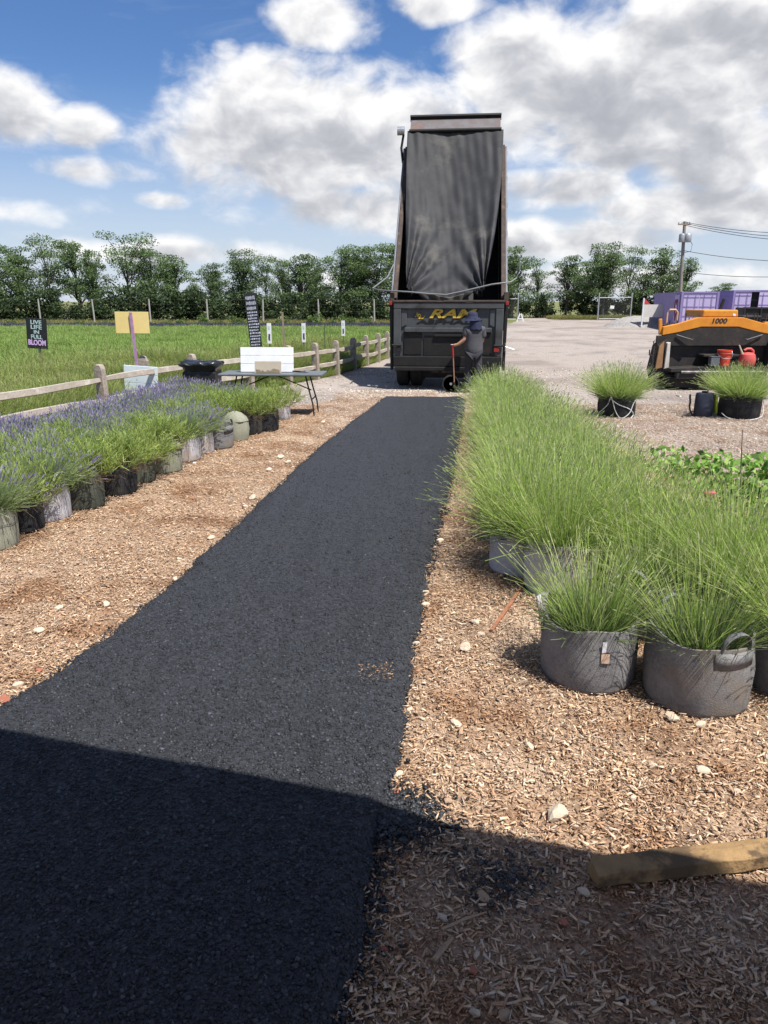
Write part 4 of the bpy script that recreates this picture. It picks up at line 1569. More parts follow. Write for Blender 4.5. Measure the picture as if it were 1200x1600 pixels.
# ================================================================== table and the things on it
M_tabletop = mat('table_top_grey', (.10, .115, .125), (.13, .145, .155), scale=6, rough=.5)
M_blkmetal = mat('black_metal', (.015, .015, .017), (.03, .028, .026), scale=12, rough=.5, metal=.3)
t = empty('folding_table', (-2.0, 13.62, 0), R(-3))
tag(t, 'dark grey folding table with black bent-tube legs by the fence', 'table')
MB().box((0, 0, .735), (1.86, .72, .04)).obj('table_top', M_tabletop, t, bevel=.012)
for s_ in (-1, 1):
    for d_ in (-.26, .26):
        mb = MB().tube([(s_ * .62, d_ * .9, .71), (s_ * .68, d_ * .95, .45), (s_ * .74, d_ * 1.02, .22), (s_ * .76, d_ * 1.05, .01)], .014, 8)
        mb.obj('leg', M_blkmetal, t, True)
    MB().tube([(s_ * .72, -.265, .3), (s_ * .72, .265, .3)], .012, 8).obj('stretcher', M_blkmetal, t, True)
    MB().tube([(s_ * .68, 0, .44), (s_ * .3, 0, .60), (s_ * .05, 0, .70)], .011, 8).obj('brace', M_blkmetal, t, True)
q = D(417, 585, 13.55)
t = empty('plank_board', (q.x, 13.6, .76))
t.rotation_euler = (R(-9), 0, R(-2))
tag(t, 'white board of three planks propped up on the folding table', 'board')
for k in range(3):
    MB().box((0, 0, .075 + .147 * k), (.96, .022, .142)).obj('plank', M_white, t, bevel=.003)
for s_ in (-.3, .3):
    MB().box((s_, .025, .22), (.05, .022, .4)).obj('batten', M_stake, t)
q = D(419, 583, 13.4)
t = empty('landscape_picture', (q.x, 13.38, .76))
t.rotation_euler = (R(-13), 0, R(-1))
tag(t, 'small tan picture with a dark tree silhouette leaning on the white board', 'picture')
MB().box((0, 0, .105), (.47, .02, .21)).obj('panel', mat('tan_print', (.38, .33, .26), (.33, .285, .225), scale=4, rough=.6), t, bevel=.003)
mb = MB()
r6 = random.Random(3)
pl = [(-.21, .008)] + [(.21, .008)] + [(.21 - .03 * k, .055 + r6.uniform(-.018, .02) + .02 * math.sin(k * .5)) for k in range(15)]
mb.prism(pl, 'y', -.0125, -.0105).obj('print', mat('print_sepia', (.20, .155, .10), (.15, .115, .075), scale=30, rough=.7), t)
q = D(468, 579, 13.55)
t = empty('hand_tool', (q.x, 13.5, .757))
tag(t, 'small dark hand tool lying on the table beside the white board', 'tool')
MB().tube([(-.12, 0, .03), (-.02, -.02, .025), (.05, -.03, .02)], [.012, .015, .012], 8).obj('grip', M_blkmetal, t, True)
MB().tube([(.05, -.03, .02), (.12, -.05, .03), (.18, -.04, .015)], [.012, .022, .008], 8).obj('blade', mat('steel', (.35, .35, .36), rough=.35, metal=.9), t, True)

# trash bin with black liner
M_bag = mat('bin_liner', (.012, .012, .013), (.02, .02, .022), scale=8, rough=.28, spec=.6, bump=1, bscale=7)
t = empty('trash_bin', (-3.32, 13.75, 0))
tag(t, 'square bin covered by a shiny black liner at the table end', 'trash bin')
mb = MB()
for z0, w0, in ((0, .25), (.78, .30)):
    pass
mb.prism([(-.25, -.25), (.25, -.25), (.25, .25), (-.25, .25)], 'z', 0, .78)
for v in mb.v:
    if v.z > .5:
        v.x *= 1.2
        v.y *= 1.2
mb.obj('bin', mat('bin_plastic', (.02, .02, .022), rough=.5), t, bevel=.03)
mb = MB()


def liner(u, v):
    a = 2 * math.pi * u
    sq = 1 / (abs(math.cos(a)) ** 6 + abs(math.sin(a)) ** 6) ** (1 / 6)
    wr = .010 * math.sin(a * 9 + v * 9) + .007 * math.sin(a * 17 - v * 15)
    k = v * 9
    rad = np.interp(k, [0, 1, 2, 3, 4, 5, 6, 7, 9], [.0, .12, .24, .35, .362, .355, .305, .285, .28])
    zz = np.interp(k, [0, 1, 2, 3, 4, 5, 6, 7, 9], [.935, .94, .935, .935, .905, .87, .84, .76, .45])
    f = min(1, k / 3)
    return (rad * sq * math.cos(a) * (1 + wr * 3 * f), rad * sq * math.sin(a) * (1 + wr * 3 * f), zz + wr * f * 1.2 + .012 * math.sin(a * 2 + k))


mb.grid(liner, 72, 9).obj('liner', M_bag, t, True, ang=180)

# ================================================================== dump truck
M_tgrey = mat('truck_grey_paint', (.070, .076, .08), (.052, .055, .058), scale=3, rough=.5, c3=(.03, .027, .025), s3=2.2, f3=(.5, .72), bump=.15, bscale=60)
M_tdark = mat('tar_stained_steel', (.007, .007, .0075), (.013, .012, .011), scale=5, rough=.6, c3=(.028, .018, .014), s3=3, f3=(.56, .75), bump=.4, bscale=30)
M_rust = mat('rusty_edge', (.075, .054, .044), (.045, .034, .03), scale=7, rough=.85, c3=(.12, .085, .065), s3=4, bump=.4)
M_rail2 = mat('pale_side_rail', (.17, .175, .20), (.12, .12, .135), scale=3, rough=.6)
M_inner = mat('bed_inside', (.016, .016, .018), (.028, .026, .026), scale=4, rough=.7)
M_tyre = mat('tyre_rubber', (.016, .016, .016), (.03, .029, .027), scale=12, rough=.85, bump=.6, bscale=20)
M_alu = mat('aluminium', (.5, .51, .53), (.4, .41, .43), scale=8, rough=.35, metal=.8)
M_red = mat('red_lens', (.30, .03, .025), (.22, .02, .02), rough=.3)
M_gold = mat('gold_lettering', (.62, .42, .06), (.52, .34, .05), scale=14, rough=.6, c3=(.16, .12, .05), s3=9, f3=(.58, .75))
M_ltdk = mat('dark_lettering', (.018, .017, .016), (.03, .028, .026), scale=20, rough=.7)

TA = R(-6)                                        # truck heads a little right of straight on
TX, TY = 1.46, 17.45
truck = empty('dump_truck', (TX, TY, 0), TA)
tag(truck, 'grey dump truck with its bed tipped up and a dark tarp over it', 'truck')
TH = R(48)                                        # tip angle
HW = 1.25
e_l = Vector((0, math.cos(TH), math.sin(TH)))     # along the bed, up the slope
e_d = Vector((0, math.sin(TH), -math.cos(TH)))    # from rim down to the floor
RIM0 = Vector((0, .03, 2.03))
BL, BD = 5.05, 1.32


def bp(x, s, d):
    return RIM0 + Vector((x, 0, 0)) + e_l * s + e_d * d


def bed_prism(mb, x0, x1, pts):
    n = len(pts)
    vs = [bp(x0, *p) for p in pts] + [bp(x1, *p) for p in pts]
    fs = [tuple(range(n - 1, -1, -1)), tuple(range(n, 2 * n))] + [(i, (i + 1) % n, n + (i + 1) % n, n + i) for i in range(n)]
    return mb.add(vs, fs)


bed = MB()
bed_prism(bed, -HW + .06, HW - .06, [(0, BD), (BL, BD), (BL, BD + .06), (0, BD + .06)])
for s_ in (-1, 1):
    a, b = sorted((s_ * HW, s_ * (HW - .055)))
    bed_prism(bed, a, b, [(.02, .06), (BL, .06), (BL, BD + .1), (.10, BD + .1)])
bed_o = bed.obj('bed', M_inner, truck, bevel=.006)
for s_ in (-1, 1):
    rim = MB()
    a, b = sorted((s_ * (HW + .02), s_ * (HW - .075)))
    bed_prism(rim, a, b, [(0, -.05), (BL, -.05), (BL, .06), (0, .06)])
    rim.obj('top_rail', M_rust, truck, bevel=.01)
    pr = MB()
    a, b = sorted((s_ * (HW + .023), s_ * (HW + .07)))
    bed_prism(pr, a, b, [(.05, -.02), (BL - .02, -.02), (BL - .02, .10), (.05, .10)])
    pr.obj('side_rail', M_rail2, truck, bevel=.01)
    for k in range(6):                             # outside ribs
        rb = MB()
        a, b = sorted((s_ * (HW + .003), s_ * (HW + .085)))
        s0 = .25 + k * .93
        bed_prism(rb, a, b, [(s0, .11), (s0 + .12, .11), (s0 + .12, BD + .05), (s0, BD + .05)])
        rb.obj('rib', M_tgrey, truck, bevel=.008)
hb = MB()
bed_prism(hb, -HW + .055, HW - .055, [(BL - .07, -.42), (BL, -.42), (BL, BD), (BL - .07, BD)])
hb.obj('headboard', M_tgrey, truck, bevel=.006)
sh = MB()
bed_prism(sh, -HW + .12, HW - .12, [(BL + .002, -.46), (BL + .50, -.44), (BL + .50, -.38), (BL + .002, -.40)])
sh.obj('cab_shield', mat('shield_paint', (.13, .12, .125), (.09, .075, .075), scale=3, rough=.6, c3=(.17, .10, .08), s3=3), truck, bevel=.006)
sl_ = MB()
bed_prism(sl_, -HW + .10, HW - .10, [(BL + .505, -.52), (BL + .57, -.52), (BL + .57, -.36), (BL + .505, -.36)])
sl_.obj('shield_lip', M_tdark, truck, bevel=.006)
sp = MB().tube([bp(-HW + .10, BL - .02, -.50), bp(HW - .10, BL - .02, -.50)], .045, 12)
sp.obj('tarp_roller', M_tdark, truck, True)
mt = MB().tube([bp(-HW - .20, BL + .02, -.48), bp(-HW - .02, BL + .02, -.48)], .10, 14)
mt.obj('roller_motor', M_alu, truck, True)
MB().tube([bp(-HW - .05, BL, -.38), bp(-HW - .10, BL - .25, -.2), bp(-HW - .06, BL - .5, .02), bp(-HW - .02, BL - .62, .02)], .03, 8).obj('motor_hose', M_tdark, truck, True)


# tarp: sagging cloth, gathered where it is tied to the cross bar
def tarp(u, v):
    s = (BL - .02) * v + .02 * (1 - v)
    wl, wr = -HW + .06 + (.24 - .02 * v) * (1 - v) ** 1.6, HW - .05 - (.44 * (1 - v) ** 2.0)
    x = wl + (wr - wl) * u
    gather = (1 - v) ** 2.2
    cl, cr = math.exp(-((u - .0) / .25) ** 2), math.exp(-((u - 1.0) / .25) ** 2)
    uu_ = u + .035 * math.sin(v * 4.1 + u * 5) + .012 * math.sin(v * 11 + 2)
    fold = .016 * math.sin(uu_ * 23 + 1.3) * math.sin(uu_ * 5.3 + v * 1.7) + .012 * math.sin(uu_ * 41 + 2.0 * math.sin(v * 2.2))* (.3 + .9 * max(0, u - .55)) 
    fold += .028 * math.sin(uu_ * 13 + .6) * max(0, u - .5) + .02 * math.sin(uu_ * 9 - v * 2.5) + .006 * math.sin(u * 71 + v * 23) + .006 * math.sin(v * 47 + u * 31)
    fold += .014 * math.sin(u * 61 + v * 4) * (cl + cr)
    fold *= .6
    ang = math.atan2(v + .03, u + .02)
    ang2 = math.atan2(v + .03, 1.02 - u)
    fold += gather * .16 * (math.sin(ang * 21) * math.exp(-u * 3.0) + math.sin(ang2 * 21) * math.exp(-(1 - u) * 3.0))
    sag = .30 * math.sin(math.pi * min(1, max(0, u))) * math.sin(math.pi * (v * .85 + .1))
    d = -.50 * v ** 2 - .10 * (1 - v ** 2) + sag + fold
    dip = .30 * math.sin(math.pi * u) ** 1.5 * (1 - v) ** 3
    return bp(x, s + .12 * (1 - v) - dip * .7, d)


M_tarp = mat('mesh_tarp', (.020, .021, .024), (.032, .033, .036), scale=2.5, rough=.7, spec=.3, c3=(.085, .08, .073), s3=1.1, f3=(.52, .78), bump=.4, bscale=60)
MB().grid(tarp, 110, 90).obj('tarp', M_tarp, truck, True, ang=180, solid=.006)
# flap that hangs below the bar
def flap(u, v):
    x = -.48 + (.98 - .14 * v) * u + .14 * v - .05
    p = bp(x, .13 - .10 * math.sin(math.pi * u), -.06)
    return (p.x, p.y + .06 * v + .02 * math.sin(u * 22), p.z - .17 * v + .015 * math.sin(u * 9))
MB().grid(flap, 30, 8).obj('tarp_flap', mat('dusty_tarp', (.13, .12, .10), (.075, .07, .062), scale=6, rough=.8), truck, True, ang=180, solid=.005)
# bent tube bow across the rear
bow = [(x, y, z + (.13 if z < 2.4 else .1)) for x, y, z in [(-1.32, .75, 2.72), (-1.42, .3, 2.42), (-1.72, -.05, 2.14), (-1.55, -.1, 2.10), (-.85, -.12, 2.06), (-.45, -.13, 2.02), (-.05, -.13, 2.0), (.3, -.12, 2.07), (.95, -.11, 2.22), (1.36, -.08, 2.27),
       (1.50, .05, 2.36), (1.56, .1, 2.55), (1.55, .12, 2.82)]]
MB().tube(bow, .018, 8).obj('tarp_bow', mat('dull_tube', (.17, .175, .18), rough=.5, metal=.3), truck, True)

# tailgate, hanging from its top hinges
tgx = HW - .01
tg_ = MB()
tg_.box((0, 0, 1.245), (2 * tgx - .18, .05, 1.35))
tg_o = tg_.obj('tailgate', M_tgrey, truck, bevel=.004)
for nm, c, sz, m_ in [('frame_rail', (0, -.045, 1.895), (2 * tgx, .10, .13), M_tgrey), ('top_edge', (0, -.03, 1.99), (2 * tgx + .02, .16, .05), M_rust),
                      ('frame_rail', (0, -.045, 1.36), (2 * tgx - .5, .10, .10), M_tgrey), ('frame_rail', (0, -.05, .66), (2 * tgx, .13, .22), M_tdark)]:
    MB().box(c, sz).obj(nm, m_, tg_o, bevel=.012)
for s_ in (-1, 1):
    fr = MB()
    fr.prism([(s_ * tgx, .77), (s_ * (tgx - .17), .77), (s_ * (tgx - .17), 1.83), (s_ * tgx, 1.83)], 'y', -.09, .02)
    fr.obj('frame_post', M_tgrey, tg_o, bevel=.012)
    # sloping inner lip of the recessed panel
    MB().prism([(s_ * (tgx - .171), 1.41), (s_ * (tgx - .30), 1.47), (s_ * (tgx - .30), 1.80), (s_ * (tgx - .171), 1.829)], 'y', -.06, -.026).obj('panel_lip', M_tgrey, tg_o, bevel=.01)
    MB().box((s_ * .80, -.033, 1.05), (.42, .03, .5)).obj('stain_panel', M_tdark, tg_o, bevel=.01)
    MB().box((s_ * (HW + .03), -.02, 2.08), (.10, .12, .22)).obj('hinge', M_rust, truck, bevel=.015)
    MB().box((s_ * (HW + .06), -.06, 1.95), (.07, .05, .09)).obj('marker_light', M_red, truck, bevel=.01)
    MB().tube([(s_ * (HW - .2), -.12, 1.02), (s_ * (HW + .02), -.13, 1.02)], .025, 8).obj('latch', M_tdark, tg_o, True)
    MB().box((s_ * (HW - .14), -.115, .93), (.12, .03, .10)).obj('tail_lamp', M_red if s_ > 0 else M_tdark, tg_o, bevel=.008)
    MB().prism([(s_ * (tgx + .02), .45), (s_ * (tgx + .08), .45), (s_ * (tgx + .10), 1.95), (s_ * (tgx + .02), 1.95)], 'y', .0, .22).obj('corner_post', M_tdark, truck, bevel=.01)
MB().box((0, -.034, 1.0), (1.1, .035, .46)).obj('chute_gate', M_tdark, tg_o, bevel=.012)
MB().box((0, -.075, 1.235), (.62, .05, .05)).obj('chute_hinge', M_tdark, tg_o, bevel=.01)
MB().prism([(-.35, 1.41), (.35, 1.41), (.3, 1.47), (-.3, 1.47)], 'y', -.08, -.03).obj('panel_ledge', M_tgrey, tg_o)
MB().box((0, .02, .49), (2 * tgx - .06, .3, .10)).obj('spill_apron', M_tdark, truck, bevel=.02)
MB().tube([(HW + .05, -.05, 1.0), (HW + .26, -.05, .93)], .012, 6).obj('latch_rod', M_alu, truck, True)
MB().tube([(HW + .06, -.05, .9), (HW + .06, -.05, 1.08)], .012, 6).obj('latch_rod', M_alu, truck, True)
# lettering
letter('RAM', M_ltdk, tg_o, (.13, -.0285, 1.705), .31, shear=.35, offset=.022, width=1.16)
letter('RAM', M_gold, tg_o, (.11, -.036, 1.71), .27, shear=.35, offset=.008, width=1.08)
letter('ASPHALT', mat('black_lettering', (.006, .006, .006), rough=.7), tg_o, (.02, -.032, 1.535), .105, shear=0.1, offset=.004, width=1.5)
em = MB()
r7 = random.Random(2)
for k in range(16):
    a = r7.uniform(0, 6.28)
    em.box((-.64 + .11 * math.cos(a) * r7.random(), -.03, 1.66 + .09 * math.sin(a) * r7.random()), (r7.uniform(.015, .05), .006, r7.uniform(.012, .03)), (0, r7.uniform(0, 3), 0))
em.obj('emblem', M_gold, tg_o)

MB().box((0, .62, .33), (1.1, .10, .22)).obj('underride_bar', M_tdark, truck, bevel=.01)
MB().box((-.55, .60, .52), (.08, .08, .5)).obj('underride_bracket', M_tdark, truck)
MB().box((.55, .60, .52), (.08, .08, .5)).obj('underride_bracket', M_tdark, truck)
# chassis, hoist, axles, wheels, cab
MB().box((-.42, 4.4, .93), (.10, 7.2, .26)).obj('chassis_rail', M_tdark, truck, bevel=.01)
MB().box((.42, 4.4, .93), (.10, 7.2, .26)).obj('chassis_rail', M_tdark, truck, bevel=.01)
MB().box((0, 1.1, .92), (.74, .16, .2)).obj('cross_member', M_tdark, truck, bevel=.01)
MB().tube([(0, 4.3, 1.0), bp(0, 3.7, BD + .06)], [.13, .08], 14).obj('hoist', M_alu, truck, True)


def wheel(x, y, dual=True, side=1):
    rad = .5
    prof = [(.28, -.14), (.44, -.145), (.485, -.12), (rad, -.085), (rad, .085), (.485, .12), (.44, .145), (.28, .14)]
    w_ = MB().lathe(prof, 30, axis='x')
    if dual:
        w_.lathe(prof, 30, axis='x', c=(-side * .33, 0, 0))
    o = w_.obj('wheel', M_tyre, truck, True, loc=(x, y, rad))
    rm = MB().lathe([(.0, -.03), (.08, -.05), (.1, .02), (.22, .05), (.285, .13), (.285, -.13), (.2, -.1), (.0, -.1)], 20, axis='x')
    rm.obj('rim', M_rail2, o, True)
    return o


for y in (.95, 2.35):
    for s_ in (-1, 1):
        wheel(s_ * 1.08, y, True, s_)
    MB().tube([(-1.0, y, .5), (-.25, y, .52), (-.15, y, .52), (.15, y, .52), (.25, y, .52), (1.0, y, .5)], [.09, .1, .26, .26, .1, .09], 14).obj('axle', M_tdark, truck, True)
for s_ in (-1, 1):
    wheel(s_ * 1.05, 7.3, False, s_)
    MB().box((s_ * .89, 1.62, .55), (.62, .02, .5)).obj('mud_flap', M_tyre, truck, bevel=.008)
    MB().prism([(6.6, .75), (6.75, 1.12), (7.85, 1.12), (8.05, .75), (7.9, .75), (7.75, 1.03), (6.9, 1.03), (6.75, .75)], 'x', *sorted((s_ * .8, s_ * 1.26))).obj('fender', M_tgrey, truck)
MB().prism([(5.5, .85), (5.5, 2.7), (6.7, 2.7), (7.1, 1.75), (8.9, 1.6), (9.0, .85)], 'x', -1.1, 1.1).obj('cab', mat('cab_paint', (.28, .27, .26), (.24, .23, .22), rough=.4), truck, bevel=.05)
MB().prism([(5.62, 1.75), (5.62, 2.5), (6.6, 2.5), (6.9, 1.8)], 'x', -1.108, 1.108).obj('side_window', mat('dark_glass', (.02, .025, .03), rough=.08, spec=.6), truck)
MB().box((0, 5.47, 2.25), (1.3, .03, .5)).obj('rear_window', MATS['dark_glass'], truck)
MB().box((0, 9.1, .7), (2.3, .2, .35)).obj('bumper', M_alu, truck, bevel=.03)

# ================================================================== worker with measuring wheel
M_skin = mat('skin', (.42, .23, .15), (.36, .19, .12), scale=20, rough=.55)
M_shirt = mat('grey_tshirt', (.06, .06, .068), (.08, .08, .088), scale=6, rough=.9, bump=.6, bscale=8)
M_pants = mat('dark_trousers', (.022, .024, .03), (.035, .036, .042), scale=8, rough=.9, bump=.4, bscale=10)
M_navy = mat('navy_hat', (.014, .017, .045), (.022, .027, .06), scale=10, rough=.85)
M_boot = mat('boot_leather', (.05, .035, .025), rough=.7)
wk = empty('person', (1.99, 16.80, 0.004), R(0))
tag(wk, 'person in navy sun hat and grey t-shirt holding a red-handled wheel at the truck', 'person')
HNX, HNY, HNZ = -.47, .02, 1.035                      # left hand on the grip
bv = [(0, .02, .95), (0, .03, 1.12), (-.01, .02, 1.32), (-.015, 0, 1.42), (-.025, 0, 1.50), (-.04, .03, 1.60), (-.045, .04, 1.67),
      (-.17, .0, 1.385), (-.22, -.04, 1.17), (-.36, -.01, 1.065), (HNX + .01, HNY, HNZ + .01),
      (.16, .0, 1.385), (.19, .05, 1.13), (.02, .22, .98), (-.06, .26, .96),
      (-.09, .02, .90), (-.11, .06, .50), (-.12, .0, .10), (-.13, .10, .05), (.09, .02, .90), (.11, -.02, .50), (.13, -.10, .10), (.15, .0, .05)]
be = [(0, 1), (1, 2), (2, 3), (3, 4), (4, 5), (5, 6), (3, 7), (7, 8), (8, 9), (9, 10), (3, 11), (11, 12), (12, 13), (13, 14), (0, 15), (15, 16), (16, 17), (17, 18), (0, 19), (19, 20), (20, 21), (21, 22)]
brd = [(.15, .11), (.14, .105), (.16, .11), (.12, .085), (.055, .055), (.095, .085), (.085, .08), .06, .047, .036, .032, .06, .047, .036, .03, .085, .06, .042, .04, .085, .06, .042, .04]
body = skin('body', bv, be, brd, M_skin, wk, 2)
fv, fe, fr = [], [], []
for k in range(4):                                    # fingers closed round the grip
    o_ = len(fv)
    zz = HNZ + .028 - k * .019
    fv += [(HNX + .015, HNY - .03, zz), (HNX - .03, HNY - .035, zz), (HNX - .042, HNY - .0, zz - .003), (HNX - .02, HNY + .03, zz - .004)]
    fe += [(o_, o_ + 1), (o_ + 1, o_ + 2), (o_ + 2, o_ + 3)]
    fr += [.0105, .0095, .009, .007]
o_ = len(fv)
fv += [(HNX + .02, HNY - .02, HNZ + .03), (HNX - .005, HNY - .02, HNZ + .055), (HNX - .03, HNY - .005, HNZ + .05)]
fe += [(o_, o_ + 1), (o_ + 1, o_ + 2)]
fr += [.012, .011, .008]
skin('fingers', fv, fe, fr, mat('pale_glove', (.55, .50, .44), rough=.8), wk, 1, 0)
sv = [(0, .02, .76), (0, .03, 1.05), (-.01, .02, 1.30), (-.015, 0, 1.42), (-.022, 0, 1.475), (-.175, .0, 1.385), (-.215, -.03, 1.20), (.165, .0, 1.385), (.19, .04, 1.19)]
skin('t_shirt', sv, [(0, 1), (1, 2), (2, 3), (3, 4), (3, 5), (5, 6), (3, 7), (7, 8)], [(.23, .19), (.22, .18), (.215, .165), (.17, .125), (.095, .085), .10, .095, .10, .095], M_shirt, wk, 2)
pv = [(0, .02, .93), (-.095, .02, .84), (-.11, .06, .50), (-.12, .0, .09), (.095, .02, .84), (.11, -.02, .50), (.13, -.10, .09)]
skin('trousers', pv, [(0, 1), (1, 2), (2, 3), (0, 4), (4, 5), (5, 6)], [(.17, .13), (.105, .11), .088, .075, (.105, .11), .088, .075], M_pants, wk, 2)
for (x, y) in ((-.125, .06), (.145, -.04)):
    bt = MB()
    bt.lathe([(.0, 0), (.055, 0), (.06, .02), (.055, .06), (.05, .11), (.0, .11)], 14)
    bt.lathe([(.0, 0), (.048, 0), (.052, .03), (.04, .065), (.0, .075)], 14, c=(0, .11, 0))
    bt.obj('boot', M_boot, wk, True, loc=(x, y, 0))
hat = MB()
hat.lathe([(.205, 1.60), (.17, 1.625), (.118, 1.645), (.112, 1.70), (.098, 1.745), (.06, 1.765), (.0, 1.77)], 26, wob=.012, seed=2, c=(-.045, .035, 0))
for v in hat.v:
    if v.z < 1.63:
        v.z += .05 * (v.x + .045) - .02
hat.obj('hat', M_navy, wk, True, solid=.006, ang=70)
MB().grid(lambda u, v: (-.03 + (u - .42) * (.22 + .05 * v) + .03 * v, -.085 - .03 * v - .045 * math.sin(math.pi * u), 1.635 - .26 * v + .012 * math.sin(u * 15)), 12, 8).obj('neck_flap', M_navy, wk, True, solid=.006, ang=180)
for s_ in (-1, 1):
    MB().lathe([(.0, -.03), (.018, -.015), (.02, .01), (.0, .03)], 8, c=(-.045 + s_ * .088, .03, 1.59)).obj('ear', M_skin, wk, True)
MB().lathe([(.0, 0), (.014, .006), (.008, .045), (.0, .05)], 8, c=(-.06, .125, 1.575)).obj('nose', M_skin, wk, True)
for s_ in (-1, 1):
    MB().lathe([(.0, -.008), (.01, 0), (.0, .008)], 8, c=(-.055 + s_ * .034, .112, 1.615)).obj('eye', mat('eye_dark', (.05, .03, .02), rough=.2), wk, True)
MB().box((-.055, .113, 1.545), (.045, .012, .01)).obj('mouth', mat('lip', (.35, .14, .11), rough=.5), wk, bevel=.003)

wx = empty('measuring_wheel', (1.99 + HNX, 16.80, .004))
tag(wx, 'red-handled measuring wheel standing in front of the person at the truck', 'tool')
MB().tube([(0, .02, 1.07), (.005, .02, .96), (.02, .02, .78)], [.022, .022, .018], 10).obj('grip', mat('red_grip', (.40, .035, .03), (.3, .025, .02), rough=.5), wx, True)
MB().tube([(.02, .02, .79), (.06, .02, .16)], .013, 8).obj('shaft', mat('brown_shaft', (.36, .19, .12), (.28, .14, .09), rough=.5), wx, True)
wl_ = MB()
wl_.lathe([(.165, -.016), (.19, -.014), (.20, 0), (.19, .014), (.165, .016), (.155, 0), (.165, -.016)], 32, axis='y', c=(-.02, .055, .20))
wl_o = wl_.obj('wheel', M_tyre, wx, True)
for k in range(6):
    a = k * math.pi / 3 + .3
    MB().tube([(-.02, .055, .20), (-.02 + .16 * math.cos(a), .055, .20 + .16 * math.sin(a))], .006, 6).obj('spoke', M_alu, wl_o, True)
MB().lathe([(.0, -.03), (.03, -.03), (.03, .03), (.0, .03)], 14, axis='y', c=(-.02, .055, .20)).obj('hub', M_alu, wl_o, True)
MB().lathe([(.150, -.008), (.158, 0), (.150, .008), (.142, 0), (.150, -.008)], 28, axis='y', c=(-.02, .055, .20)).obj('rim', M_alu, wl_o, True)
MB().bar((.05, .0, .24), (.12, -.02, .01), .03, .05, (0, 1, 0)).obj('kickstand', M_tdark, wx, bevel=.006)
MB().box((.045, .025, .18), (.05, .05, .14)).obj('fork', M_tdark, wx, bevel=.008)

# ================================================================== asphalt paver
M_or = mat('orange_paint', (.60, .24, .025), (.52, .19, .02), scale=4, rough=.42, c3=(.30, .12, .03), s3=5, f3=(.60, .8))
M_tar = mat('tar_black', (.018, .016, .015), (.03, .026, .024), scale=5, rough=.7, c3=(.055, .038, .028), s3=2.5, f3=(.52, .72), bump=.5, bscale=25)
M_cream = mat('cream_panel', (.55, .53, .50), (.4, .36, .31), scale=6, rough=.6)
M_tan = mat('tan_panel', (.30, .17, .075), (.22, .12, .06), scale=6, rough=.7)
pq = G(1122, 611)
PX_, PY_ = 7.72, 17.75
pv_ = empty('asphalt_paver', (PX_ + .06, PY_, 0), R(0))
pv_.scale = (.95, 1, 1)
tag(pv_, 'orange and tar-black asphalt paver numbered 1000 parked on the gravel lot', 'paver')
# sloped hood band: orange top, tar-stained skirt below
band = [(-1.38, 1.23), (-1.38, 1.42), (-.98, 1.50), (-.55, 1.63), (.55, 1.63), (.98, 1.52), (1.38, 1.44), (1.38, 1.23), (.98, 1.30), (.45, 1.42), (-.45, 1.42), (-.98, 1.30)]
MB().prism(band, 'y', -.04, .10).obj('hood_band', M_or, pv_, bevel=.012)
MB().prism([(-1.5, .99), (-1.5, 1.22), (-1.385, 1.225), (-.98, 1.295), (-.45, 1.415), (.45, 1.415), (.98, 1.295), (1.385, 1.225), (1.5, 1.22), (1.5, .99)], 'y', -.03, .06).obj('skirt', M_tar, pv_, bevel=.008)
hd = MB().prism([(-.44, 1.632), (.44, 1.632), (.42, 1.80), (-.42, 1.80)], 'y', .0, 1.1)
hd.obj('engine_hood', M_or, pv_, bevel=.03)
MB().box((.1, .9, 1.15), (1.5, 1.6, .5)).obj('deck', M_tar, pv_, bevel=.02)
letter('1000', M_ltdk, pv_, (-.02, -.046, 1.55), .155, shear=.15, offset=.004, width=.36)
MB().box((.33, -.006, 1.69), (.07, .006, .05), (0, .3, 0)).obj('decal', M_white, pv_)
MB().box((0, .42, .74), (2.5, .7, .5)).obj('hopper_back', M_tar, pv_, bevel=.02)
MB().prism([(-1.25, .42), (1.25, .42), (1.25, .50), (.05, .56), (-1.25, .50)], 'y', -.45, .05).obj('hopper_lip', M_tar, pv_, bevel=.01)
MB().box((0, -.38, .34), (2.2, .12, .16)).obj('push_bar', M_tar, pv_, bevel=.02)
MB().tube([(-1.0, -.45, .42), (1.0, -.45, .42)], .035, 10).obj('push_roller', mat('worn_steel', (.22, .21, .2), (.07, .065, .06), scale=9, rough=.55, metal=.5), pv_, True)
MB().box((0, .25, .16), (2.3, .9, .28)).obj('undercarriage', M_tar, pv_, bevel=.03)
MB().box((.02, -.06, .78), (.9, .5, .05)).obj('step_shelf', M_tar, pv_, bevel=.01)
